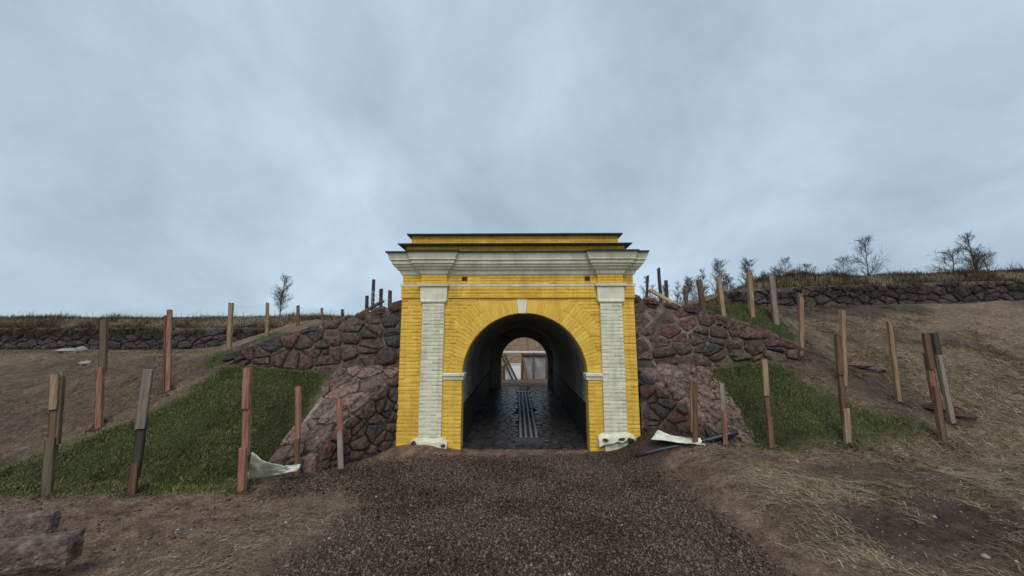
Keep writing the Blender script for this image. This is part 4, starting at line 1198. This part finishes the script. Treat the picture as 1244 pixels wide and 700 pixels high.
# ------------------------------------------------------------------ loose things on the ground
def sheet(label, pts, n=(28, 12), amp=0.05, seed=1, lift=0.02):
    """pts: four world corners; a crumpled cloth hung between them"""
    A, B, C, D = [Vector(p) for p in pts]; Vs = []
    for j in range(n[1] + 1):
        for i in range(n[0] + 1):
            u, v = i / n[0], j / n[1]
            p = A * (1 - u) * (1 - v) + B * u * (1 - v) + C * u * v + D * (1 - u) * v
            p = p + Vector((0, 0, -1)) * (0.5 * u * (1 - u) * v * ((D - A).length)) + Vector((0, -1, 0.25)) * (0.035 * v * math.sin(u * 13 + v * 2 + seed))
            f = fbm(np.array(u * 3.0 + seed), np.array(v * 2.0), 1.3, 3)
            p = p + Vector((0, -1, 0.6)) * float(f) * amp * 2 + Vector((0, -0.03, 0.0))
            p.z = max(p.z, float(height(p.x, p.y)) + 0.012)
            Vs.append(p - A)
    Fs = [(j * (n[0] + 1) + i, j * (n[0] + 1) + i + 1, (j + 1) * (n[0] + 1) + i + 1, (j + 1) * (n[0] + 1) + i) for j in range(n[1]) for i in range(n[0])]
    o = thing('geotextile_sheet', label, 'sheet', A, me=mesh('geotextile_sheet', Vs, Fs, M['cloth'], True))
    md = o.modifiers.new('thickness', 'SOLIDIFY'); md.thickness = 0.006
    return o
pb = Vector(posts['L5'][1])
g1 = Vector(G(304, 584)); g2 = Vector(P(364, 571, 6.2))
sheet('pale green-white geotextile sheet draped from the red post to the ground', [g1, g2 + Vector((0, -0.02, 0)), g2 + Vector((-0.05, 0.1, 0.07)), pb + Vector((0.1, -0.02, 0.56))], seed=2, amp=0.07)
sheet('whitish crumpled geotextile strip on the dark earth heap right of the gate', [P(790, 533, 7.30), P(856, 541, 6.80), P(850, 532, 6.98), P(799, 522, 7.50)], seed=9, amp=0.06)

def tube(pts, r, n=12):
    Vs, Fs = [], []
    P_ = [Vector(p) for p in pts]
    for k, p in enumerate(P_):
        d = (P_[min(k + 1, len(P_) - 1)] - P_[max(k - 1, 0)]).normalized(); u = d.cross(Vector((0, 0, 1))).normalized(); v = u.cross(d)
        for i in range(n):
            th = 2 * math.pi * i / n; Vs.append(p + u * (r * math.cos(th)) + v * (r * math.sin(th)))
    for k in range(len(P_) - 1):
        for i in range(n): Fs.append((k * n + i, k * n + (i + 1) % n, (k + 1) * n + (i + 1) % n, (k + 1) * n + i))
    return Vs, Fs
pa = Vector(G(772, 556)); pe = Vector(P(896, 527, pa.y - 0.42))
pe.z = max(pe.z, float(height(pe.x, pe.y)) + 0.06)
pts = [pa.lerp(pe, k / 8) for k in range(9)]; print('pipe', pa, pe)
for k, p in enumerate(pts):
    p.z += 0.02 + 0.012 * math.sin(k * 0.9)
Vs, Fs = tube(pts, 0.05); Vi, Fi = tube(pts, 0.043); k = len(Vs)
Fs = Fs + [tuple(i + k for i in reversed(f)) for f in Fi] + [(i, k + i, k + (i + 1) % 12, (i + 1) % 12) for i in range(12)] + [(len(Vs) - 12 + i, len(Vs) - 12 + (i + 1) % 12, k + len(Vs) - 12 + (i + 1) % 12, k + len(Vs) - 12 + i) for i in range(12)]
t = thing('pipe', 'black plastic pipe lying across the earth heap right of the gate', 'pipe', pa)
obj('tube', mesh('tube', [Vector(v) - pa for v in Vs + Vi], Fs, M['pipe'], True), t)

# granite blocks, bottom left
def block(label, c, ln, wd, hh, rz, tilt, seed):
    R = random.Random(seed)
    nx_, ny_, nz_ = 14, 5, 4
    idx = {}; Vs = []; Fs = []
    def vid(i, j, k):
        if (i, j, k) not in idx:
            x, y, z = -ln / 2 + ln * i / nx_, -wd / 2 + wd * j / ny_, hh * k / nz_
            e = sum((i in (0, nx_), j in (0, ny_), k in (0, nz_)))
            s = 0.016 if e >= 2 else 0.0
            x -= s * (1 if i == nx_ else -1 if i == 0 else 0); y -= s * (1 if j == ny_ else -1 if j == 0 else 0); z -= s * (1 if k == nz_ else -1 if k == 0 else 0)
            q = 0.007
            Vs.append((x + R.uniform(-q, q), y + R.uniform(-q, q), z + R.uniform(-q, q) * 0.8)); idx[(i, j, k)] = len(Vs) - 1
        return idx[(i, j, k)]
    for i in range(nx_):
        for j in range(ny_):
            Fs.append((vid(i, j, nz_), vid(i + 1, j, nz_), vid(i + 1, j + 1, nz_), vid(i, j + 1, nz_))); Fs.append((vid(i, j, 0), vid(i, j + 1, 0), vid(i + 1, j + 1, 0), vid(i + 1, j, 0)))
    for i in range(nx_):
        for k in range(nz_):
            Fs.append((vid(i, 0, k), vid(i + 1, 0, k), vid(i + 1, 0, k + 1), vid(i, 0, k + 1))); Fs.append((vid(i, ny_, k), vid(i, ny_, k + 1), vid(i + 1, ny_, k + 1), vid(i + 1, ny_, k)))
    for j in range(ny_):
        for k in range(nz_):
            Fs.append((vid(0, j, k), vid(0, j, k + 1), vid(0, j + 1, k + 1), vid(0, j + 1, k))); Fs.append((vid(nx_, j, k), vid(nx_, j + 1, k), vid(nx_, j + 1, k + 1), vid(nx_, j, k + 1)))
    o = thing('granite_block', label, 'stone block', c, group='dressed granite blocks', me=mesh('granite_block', Vs, Fs, M['granite']))
    o.rotation_euler = (0, tilt, rz)
    return o
e1 = P(70, 634, 4.30); e2 = P(99, 664, 3.72)
block('long reddish granite block with pale top, upper one of the pair at bottom left', (e1[0] - 0.82, e1[1] - 0.26, e1[2] - 0.20), 1.7, 0.17, 0.30, 0.30, -0.02, 3)
block('nearer grey granite block propped over a dark gap at bottom left', (e2[0] - 0.86, e2[1] - 0.24, e2[2] - 0.16), 1.7, 0.22, 0.26, 0.30, -0.02, 4)

# ------------------------------------------------------------------ scattered rocks
def rock(label, p, s, seed, mat='slab', flat=0.6, group=None):
    R = random.Random(seed); Vs = []; Fs = []; n, m = 8, 4
    for j in range(m + 1):
        ph = -math.pi / 2 + math.pi * j / m
        for i in range(n):
            th = 2 * math.pi * i / n; r = s * R.uniform(0.75, 1.1)
            Vs.append((r * math.cos(ph) * math.cos(th) * 1.2, r * math.cos(ph) * math.sin(th), r * math.sin(ph) * flat))
    for j in range(m):
        for i in range(n): Fs.append((j * n + i, j * n + (i + 1) % n, (j + 1) * n + (i + 1) % n, (j + 1) * n + i))
    o = thing('rock', label, 'rock', (p[0], p[1], p[2] + s * 0.15), R.uniform(0, 3), group, mesh('rock', Vs, Fs, M[mat], False))
    return o
M['soil_lump'] = stuff_mat('dug_soil_lumps', [(0.03, 0.02, 0.014), (0.085, 0.058, 0.042)], 20, 0.95, 0.4)
M['root'] = stuff_mat('pale_root', [(0.09, 0.065, 0.045), (0.22, 0.17, 0.12)], 9, 0.9, 0.2)
M['rock_pale'] = stuff_mat('pale_field_rock', [(0.2, 0.19, 0.18), (0.34, 0.32, 0.30)], 6, 0.9, 0.6, 20)
rock('flat pale rock at the foot of the far left wall', G(84, 428), 0.30, 1, 'rock_pale', 0.35, 'loose rocks')
rock('rounder pale rock beside the flat one at the far left wall', G(99, 426), 0.24, 2, 'rock_pale', 0.7, 'loose rocks')
rock('small white rock on the dirt slope near the mossy red post', G(104, 443), 0.13, 3, 'rock_pale', 0.5, 'loose rocks')
rock('broken slab in the rubble beyond the right turf, behind the split post', G(1045, 446), 0.24, 4, 'slab', 0.4, 'loose rocks')
rock('second rubble slab, right of the split post', G(1062, 450), 0.20, 5, 'slab', 0.4, 'loose rocks')
rock('brown rock at the foot of the blackish leaning post', G(1165, 507), 0.20, 6, 'stone', 0.7, 'loose rocks')
rock('dark rock half hidden between the two rightmost leaning posts', G(1135, 498), 0.20, 7, 'stone', 0.6, 'loose rocks')
rock('whitish boulder at the tail of the right boulder wall', G(942, 431), 0.17, 8, 'rock_pale', 0.6, 'loose rocks')

# ------------------------------------------------------------------ bare trees
def tree_mesh(hh, seed, spread=0.5, levels=3, twig=0.010, birch=True, kids=(13, 7, 6)):
    R = random.Random(seed); tr = ([], []); cr = ([], [])
    def seg(buf, a, b, r0, r1, n=4):
        d = (b - a)
        if d.length < 1e-5: return
        d.normalize(); u = d.cross(Vector((0.31, 0.9, 0.2))).normalized(); v = d.cross(u); k = len(buf[0])
        for (p, r) in ((a, r0), (b, r1)):
            for i in range(n):
                th = 2 * math.pi * i / n; buf[0].append(tuple(p + u * (r * math.cos(th)) + v * (r * math.sin(th))))
        for i in range(n): buf[1].append((k + i, k + (i + 1) % n, k + n + (i + 1) % n, k + n + i))
    def branch(p, d, ln, r, lv):
        n = 5 if lv < 2 else 3
        pts = [p]; dd = d.copy()
        for i in range(n):
            dd = (dd + Vector((R.uniform(-1, 1), R.uniform(-1, 1), R.uniform(-0.4, 0.9))) * (0.07 if lv == 0 else 0.20)).normalized()
            pts.append(pts[-1] + dd * ln / n)
        buf = tr if lv < 2 else cr
        rr = lambda f: max(twig * 0.55, r * (1 - 0.85 * f))
        for i in range(n): seg(buf, pts[i], pts[i + 1], rr(i / n), rr((i + 1) / n), 5 if lv == 0 else (4 if lv == 1 else 3))
        if lv >= levels: return
        for k in range(kids[lv]):
            f = R.uniform(0.18 if lv == 0 else 0.15, 0.97); i = min(n - 1, int(f * n)); q = pts[i].lerp(pts[i + 1], f * n - i)
            az = R.uniform(0, 6.283); ax = (pts[i + 1] - pts[i]).normalized()
            u = ax.cross(Vector((0.3, 0.2, 1) if abs(ax.z) < .9 else (1, 0.2, 0))).normalized(); v = ax.cross(u)
            an = R.uniform(0.5, 1.0) * (0.95 if not birch else 0.75)
            nd = (ax * math.cos(an) + (u * math.cos(az) + v * math.sin(az)) * math.sin(an)).normalized()
            if lv == 0: nl = hh * spread * (1.05 - 0.75 * f) * R.uniform(0.7, 1.1)
            else: nl = ln * R.uniform(0.35, 0.6)
            branch(q, nd, nl, max(twig, rr(f) * 0.55), lv + 1)
    branch(Vector((0, 0, -0.2)), Vector((R.uniform(-.06, .06), 0, 1)), hh + 0.2, 0.012 * hh + 0.02, 0)
    return (mesh('trunk', tr[0], tr[1], M['bark'], True), mesh('crown', cr[0], cr[1], M['bark'], True))
def tree(px, py_top, Yd, label, key, group, cache={}, w=1.0, base=None):
    tp = P(px, py_top, Yd); zb = float(height(tp[0], Yd)) if base is None else base
    if key not in cache: cache[key] = tree_mesh(*key)
    hh = tp[2] - zb; s = hh / key[0]
    o = thing('bare_tree', label, 'tree', (tp[0], Yd, zb), random.uniform(0, 6), group)
    o.scale = (s * w, s * w, s)
    for m_ in cache[key]:
        obj(m_.name.split('.')[0], m_, o)
BK1 = (5.0, 1, 0.40, 3, 0.0065, True, (34, 9, 6)); BK2 = (5.0, 2, 0.52, 3, 0.008, False, (24, 9, 6)); BK3 = (5.0, 3, 0.42, 3, 0.0075, True, (30, 8, 6)); BK4 = (5.0, 4, 0.30, 3, 0.0075, True, (26, 8, 6))
tree(345, 337, 33, 'small bare birch on the left horizon above the long stone wall', BK1, 'bare trees on the horizon', w=1.05)
tree(1048, 290, 26, 'bushy bare tree on the right bank, left of the paler one', BK2, 'bare trees on the horizon', w=0.85)
tree(1176, 288, 27, 'wispy bare tree on the right bank near the photo edge', BK1, 'bare trees on the horizon', w=1.0)
tree(950, 315, 25, 'low spreading bare tree behind the round-topped grey post', BK2, 'bare trees on the horizon', w=0.95)
for i, (px, py, Yd, k, lab) in enumerate((
    (780, 338, 34, BK4, 'bare sapling closest to the gate on the right'),
    (819, 345, 33, BK4, 'slim bare sapling above the slanting plank'),
    (832, 341, 36, BK3, 'bare sapling just behind the slim brown post'),
    (847, 330, 34, BK4, 'narrow bare sapling behind the left-leaning brown post'),
    (867, 322, 35, BK3, 'tall bare sapling left of the pale slanting post'),
    (884, 336, 33, BK3, 'bare sapling right of the pale slanting post'),
    (901, 321, 34, BK3, 'tallest bare sapling, beside the straight tan post'),
    (924, 335, 32, BK3, 'bare sapling between the straight tan post and the grey post'))):
    tree(px, py, Yd, lab, k, 'bare saplings right of the gate', w=1.1, base=4.4)
for (px, py, Yd, lab) in ((985, 321, 23, 'low leafless bush at the left end of the right bank'), (1018, 316, 24.5, 'leafless bush left of the bushy bare tree'), (1152, 304, 27.5, 'leafless bush leaning on the left side of the wispy bare tree'), (1200, 308, 28, 'leafless bush on the right side of the wispy bare tree')):
    tree(px, py, Yd, lab, BK2, 'leafless bushes on the right bank', w=1.5)
for k, (px, py, Yd, where) in enumerate((
    (790, 348, 40, 'faint bare sapling directly behind the stake nearest the gate, right side'), (806, 350, 38, 'faint bare sapling just right of the thin tall pole'),
    (826, 352, 42, 'lowest faint sapling of the thicket, left of the slim brown post'), (840, 344, 40, 'faint bare sapling just right of the slim brown post'),
    (856, 338, 41, 'faint bare sapling touching the right side of the left-leaning brown post'), (872, 345, 38, 'faint bare sapling directly behind the pale slanting post'),
    (893, 340, 42, 'faint bare sapling halfway between the pale slanting post and straight tan post'), (911, 338, 40, 'faint bare sapling directly behind the straight tan post'),
    (917, 345, 37, 'short faint sapling hard against the right of the straight tan post'), (936, 330, 36, 'faint bare sapling directly behind the round-topped grey post'),
    (962, 330, 34, 'faint bare sapling right of the low spreading tree'), (942, 341, 38, 'short faint sapling under the low spreading tree'))):
    tree(px, py, Yd, where, BK3 if k % 2 else BK4, 'bare saplings right of the gate', w=1.35, base=4.6)

# ------------------------------------------------------------------ strands: grass, straw, weeds, pebbles
def add_tone(me, per_vert):
    a = me.attributes.new('tone', 'FLOAT', 'POINT'); a.data.foreach_set('value', np.asarray(per_vert, np.float32))

def blades(name, x, y, z, length, width, lean, az, mat, bend=0.3, **props):
    """upright or flattened blades: two stacked triangles-quads each"""
    n = len(x); b = np.stack([x, y, z], 1)
    d = np.stack([np.cos(az) * np.sin(lean), np.sin(az) * np.sin(lean), np.cos(lean)], 1)
    s = np.stack([-np.sin(az + rng.normal(0, .6, n)), np.cos(az), np.zeros(n)], 1); s /= np.linalg.norm(s, axis=1, keepdims=True)
    mid = b + d * (length * 0.55)[:, None]
    tip = mid + d * (length * 0.45)[:, None] + np.stack([np.cos(az), np.sin(az), -np.ones(n) * 0.6], 1) * (length * bend * 0.45)[:, None]
    hw = (width / 2)[:, None]
    Vv = np.stack([b - s * hw, b + s * hw, mid + s * hw * 0.8, mid - s * hw * 0.8, tip], 1).reshape(-1, 3)
    k = 5 * np.arange(n)[:, None]
    tri = np.concatenate([k + np.array([[0, 1, 2]]), k + np.array([[0, 2, 3]]), k + np.array([[3, 2, 4]])], 1).reshape(-1, 3)
    me = mesh(name, Vv, tri, mat)
    add_tone(me, np.repeat(rng.random(n), 5))
    return obj(name, me, kind='stuff', **props)

def pick(n, x0, x1, y0, y1, chan, lo=0.3, power=1.0):
    x = rng.uniform(x0, x1, n); y = y0 + (y1 - y0) * rng.random(n) ** power
    c = cover(x, y); wgt = c[:, chan]
    if chan != 0: wgt = wgt * (1 - np.clip(c[:, 0], 0, 1)) * ((0.55 + 1.2 * sm(-0.12, 0.22, fbm(x + 3, y, 1.9, 4)) - 0.6 * np.clip(c[:, 3], 0, 1)) if chan == 2 else 1.0) * (1 - np.clip(c[:, 1] * 1.6 - 0.2, 0, 1) * (chan == 2))
    ok = rng.random(n) < np.clip((wgt - lo) / (0.8 - lo), 0, 1)
    ok &= ~((np.abs(x - 0.1) < 2.55) & (y > 7.9) & (y < 9.2))
    return x[ok], y[ok]
# turf
xa, ya = pick(230000, -10, -3.5, 5.2, 9.2, 1, 0.22); xb, yb = pick(170000, 3.7, 8.4, 5.8, 11.5, 1, 0.22)
x = np.concatenate([xa, xb]); y = np.concatenate([ya, yb])
# keep the turf off the wing walls
inw = ((x > -4.12 - 0.0) & (x < -2.3) & (y > 6.7) & (y < 8.5)) | ((x < 4.18) & (x > 2.3) & (y > 6.9) & (y < 8.5)) | ((np.abs(x) < 6.4) & (y > 8.2) & (y < 8.72))
x, y = x[~inw], y[~inw]; n = len(x)
blades('turf_grass', x, y, height(x, y) - 0.01, rng.uniform(0.02, 0.055, n) * (0.7 + 0.9 * vnoise(x, y, 1.7)), rng.uniform(0.004, 0.009, n), rng.uniform(0.1, 1.1, n), rng.uniform(0, 6.28, n), M['grass'])
# straw lying on the right field and the left slope, combed roughly across the slope
x1, y1 = pick(420000, 2.2, 13, 2.3, 13.5, 2, 0.25, 1.35); x2, y2 = pick(110000, -15, -4.5, 5.6, 13.5, 2, 0.12); x3, y3 = pick(30000, -6.5, -0.8, 2.6, 5.6, 2, 0.3)
x = np.concatenate([x1, x2, x3]); y = np.concatenate([y1, y2, y3])
inw = ((np.abs(x) < 4.2) & (y > 6.7) & (y < 8.8)) | ((np.abs(x) < 6.3) & (y > 8.2) & (y < 8.75))
x, y = x[~inw], y[~inw]; n = len(x)
az = np.where(x > 0, 2.6, 0.5) + rng.normal(0, 0.5, n) + 2.4 * fbm(x, y, 0.8, 3)
z = height(x, y)
# follow the slope so that strands lie on it
gx = (height(x + 0.1, y) - z) / 0.1; gy = (height(x, y + 0.1) - z) / 0.1
sl_ = np.arctan(gx * np.cos(az) + gy * np.sin(az))
blades('straw', x, y, z + 0.006, np.minimum(0.24, rng.gamma(1.8, 0.032, n) + 0.025), rng.uniform(0.003, 0.0065, n), np.pi / 2 - sl_ - rng.gamma(1.2, 0.10, n), az, M['strawb'], 0.22)
# withered weeds on the far banks
n = 42000
x = rng.uniform(-40, -6.5, n); y = 22.35 + 3.4 * rng.random(n) ** 1.6
xr = rng.uniform(8.2, 34, n); yr = 17.3 + 2.8 * rng.random(n) ** 1.4
x = np.concatenate([x, xr]); y = np.concatenate([y, yr]); n = len(x)
tuft = 0.25 + 2.6 * np.clip(fbm(x, y * 0.4, 0.7, 5) + 0.5, 0, 1) ** 3 + 0.9 * (rng.random(n) < 0.04)
blades('bank_weeds', x, y, height(x, y) - 0.03, rng.uniform(0.18, 0.52, n) * tuft, rng.uniform(0.008, 0.02, n), np.abs(rng.normal(0, 0.55, n)), rng.uniform(0, 6.28, n), M['weeds'], 0.5)
# tufts: short upright withered grass on the slopes and terraces
x1, y1 = pick(150000, 2.5, 22, 2.6, 17, 2, 0.2, 1.2); x2, y2 = pick(110000, -34, -4.5, 5.8, 22, 2, 0.1)
xt, yt = pick(26000, -9, -3.9, 5.5, 8.4, 1, 0.4); x2, y2 = np.concatenate([x2, xt]), np.concatenate([y2, yt]); xt, yt = pick(20000, 4.2, 7.6, 6, 8.4, 1, 0.4); x2, y2 = np.concatenate([x2, xt]), np.concatenate([y2, yt])
x3 = rng.uniform(-32, -7, 60000); y3 = rng.uniform(11, 22, 60000)
x = np.concatenate([x1, x2, x3]); y = np.concatenate([y1, y2, y3])
inw = ((np.abs(x) < 4.2) & (y > 6.7) & (y < 8.8)) | ((np.abs(x) < 6.3) & (y > 8.2) & (y < 8.75)); dn = fbm(x + 40, y, 1.4, 4) > -0.05
x, y = x[~inw & dn], y[~inw & dn]; n = len(x)
blades('dry_tufts', x, y, height(x, y) - 0.01, rng.uniform(0.03, 0.11, n), rng.uniform(0.005, 0.010, n), rng.uniform(0.3, 1.35, n), np.where(x > 0, 2.6, 0.5) + rng.normal(0, 1.0, n), M['tuft'], 0.5)
# pebbles on the road and crumbs of earth elsewhere
OV = np.array([(1, 0, 0), (0, 1, 0), (-1, 0, 0), (0, -1, 0), (0.1, 0.1, 0.8), (-.1, 0, -0.6)])
OF = np.array([(0, 1, 4), (1, 2, 4), (2, 3, 4), (3, 0, 4), (1, 0, 5), (2, 1, 5), (3, 2, 5), (0, 3, 5)])
def pebbles(name, x, y, s, mat):
    n = len(x); a = rng.uniform(0, 6.28, n); c_, s_ = np.cos(a), np.sin(a)
    q = OV[None] * s[:, None, None] * rng.uniform(0.55, 1.25, (n, 6, 3))
    q = np.stack([q[..., 0] * c_[:, None] - q[..., 1] * s_[:, None], q[..., 0] * s_[:, None] + q[..., 1] * c_[:, None], q[..., 2]], -1)
    q += np.stack([x, y, height(x, y) + s * 0.2], 1)[:, None, :]
    me = mesh(name, q.reshape(-1, 3), (OF[None] + 6 * np.arange(n)[:, None, None]).reshape(-1, 3), mat)
    add_tone(me, np.repeat(rng.random(n), 6))
    return obj(name, me, kind='stuff')
x, y = pick(150000, -4.6, 3.9, 2.6, 7.98, 0, 0.25, 1.25); n = len(x)
pebbles('road_gravel', x, y, rng.gamma(3.0, 0.0026, n) + 0.004, M['pebble'])
x = np.concatenate([rng.uniform(-9, -1, 24000), rng.uniform(2, 10, 14000)]); y = np.concatenate([2.7 + 3.6 * rng.random(24000), 2.5 + 6 * rng.random(14000)])
c = cover(x, y); ok = (c[:, 1] < 0.4) & (c[:, 0] < 0.6); ok &= ~((np.abs(x) < 4.2) & (y > 6.7)); x, y = x[ok], y[ok]; n = len(x)
pebbles('dirt_crumbs', x, y, rng.gamma(1.2, 0.0036, n) + 0.0025, M['crumb'])
n = 170
x = rng.uniform(-5.5, 7.5, n); y = 2.8 + 4.0 * rng.random(n) ** 1.3; ok = ~((np.abs(x) < 4.4) & (y > 6.5)); x, y = x[ok], y[ok]; n = len(x)
pebbles('pale_litter', x, y, rng.gamma(2.0, 0.005, n) + 0.006, M['rock_pale'])
def twig(label, pix, r):
    pts = [Vector(G(*q)) + Vector((0, 0, r * (1.5 + (i % 2) * 2))) for i, q in enumerate(pix)]
    Vs, Fs = tube(pts, r, 6)
    thing('twig', label, 'twig', pts[0], me=mesh('twig', [v - pts[0] for v in Vs], Fs, M['root'], True))
twig('thin pale twig lying bent on the brown soil at bottom right, beside the gravel', [(945, 671), (968, 664), (985, 660), (1006, 660), (1018, 656)], 0.004)
twig('pale forked root lying on the straw to the right of the blackish post', [(1190, 490), (1206, 486), (1214, 478), (1213, 468), (1222, 462)], 0.008)
twig('long dark twig on the ground in front of the right turf', [(985, 552), (1005, 554), (1030, 552), (1050, 556)], 0.006)
bx = []
for key in ('L1', 'L2', 'L3', 'L4', 'L5', 'L6', 'L7', 'R9', 'R11', 'R12', 'R13', 'R14', 'R15', 'R16', 'R17'):
    b = posts[key][1]; a = rng.uniform(0, 6.28, 90); r = 0.05 + np.abs(rng.normal(0, 0.085, 90)); bx.append(np.stack([b.x + r * np.cos(a), b.y + r * np.sin(a)], 1))
bx = np.concatenate(bx)
pebbles('dug_soil', bx[:, 0], bx[:, 1], rng.gamma(2.0, 0.006, len(bx)) + 0.006, M['soil_lump'])
CHX, CHY, CHZ, CHS = [], [], [], []
RX = []
for (BO_, BI_, TI_, TO_) in (((-4.22, 6.72, 0.10), (-3.38, 6.72, 0.36), (-2.5, 8.12, 1.62), (-3.85, 8.42, 1.70)), ((4.30, 6.95, 0.36), (3.52, 6.95, 0.52), (2.50, 8.12, 1.66), (4.02, 8.42, 1.76))):
    A_, B_, C_, D_ = map(np.array, (BO_, BI_, TI_, TO_))
    u = rng.random(1500)[:, None]; v = rng.random(1500)[:, None]
    p = A_ * (1 - u) * (1 - v) + B_ * u * (1 - v) + C_ * u * v + D_ * (1 - u) * v
    keepm = fbm(p[:, 0] * 2, p[:, 1] * 2, 1.5, 3) > -0.04
    RX.append(p[keepm])
p = np.concatenate(RX); n = len(p)
a = rng.uniform(0, 6.28, n); sz = rng.gamma(1.3, 0.007, n) + 0.003
q = OV[None] * sz[:, None, None] * rng.uniform(0.55, 1.25, (n, 6, 3)); q = q + (p + np.array([0, -0.02, 0.045]))[:, None, :]
me = mesh('mortar_crumbs', q.reshape(-1, 3), (OF[None] + 6 * np.arange(n)[:, None, None]).reshape(-1, 3), M['crumb']); add_tone(me, np.repeat(rng.random(n), 6))
obj('mortar_crumbs', me, kind='stuff')
sel = p[(rng.random(n) < 0.5) & (p[:, 2] > 0.7)]; n = len(sel)
blades('dead_roots', sel[:, 0], sel[:, 1], sel[:, 2] + 0.05, rng.uniform(0.06, 0.24, n), rng.uniform(0.003, 0.006, n), rng.uniform(1.7, 2.3, n), np.where(sel[:, 0] < 0, -1.9, -1.2) + rng.normal(0, 0.6, n), M['strawb'], 0.3)
n = 9000
x = np.concatenate([rng.uniform(-36, -7.5, n), rng.uniform(9.5, 31, n // 2)]); y = np.concatenate([np.full(n, 22.0), np.full(n // 2, 16.95)]) + rng.normal(0, 0.06, n + n // 2)
up = rng.random(len(x)) < 0.6
zt = np.concatenate([np.full(n, 3.14), np.full(n // 2, 0.0)])
xr = x[n:]; zt[n:] = np.interp(xr, [9.5, 13, 20, 31], [3.42, 3.62, 3.83, 3.85]) + 1.12
z0 = np.where(up, zt - rng.random(len(x)) ** 2 * 0.4, height(x, y - 0.25) - 0.02)
dens = fbm(x, y * 0, 0.9, 4) > np.where(up, -0.08, 0.02); x, y, z0, up = x[dens], y[dens], z0[dens], up[dens]; n = len(x)
blades('wall_weeds', x, y, z0, rng.uniform(0.12, 0.45, n), rng.uniform(0.01, 0.022, n), np.where(up, rng.uniform(0.8, 2.6, n), rng.uniform(0, 0.7, n)), np.where(up, -1.57 + rng.normal(0, 0.7, n), rng.uniform(0, 6.28, n)), M['weeds'], 0.6)
print('stones far', n1_, n2_, 'bricks', len(bricks), 'objects', len(bpy.data.objects))
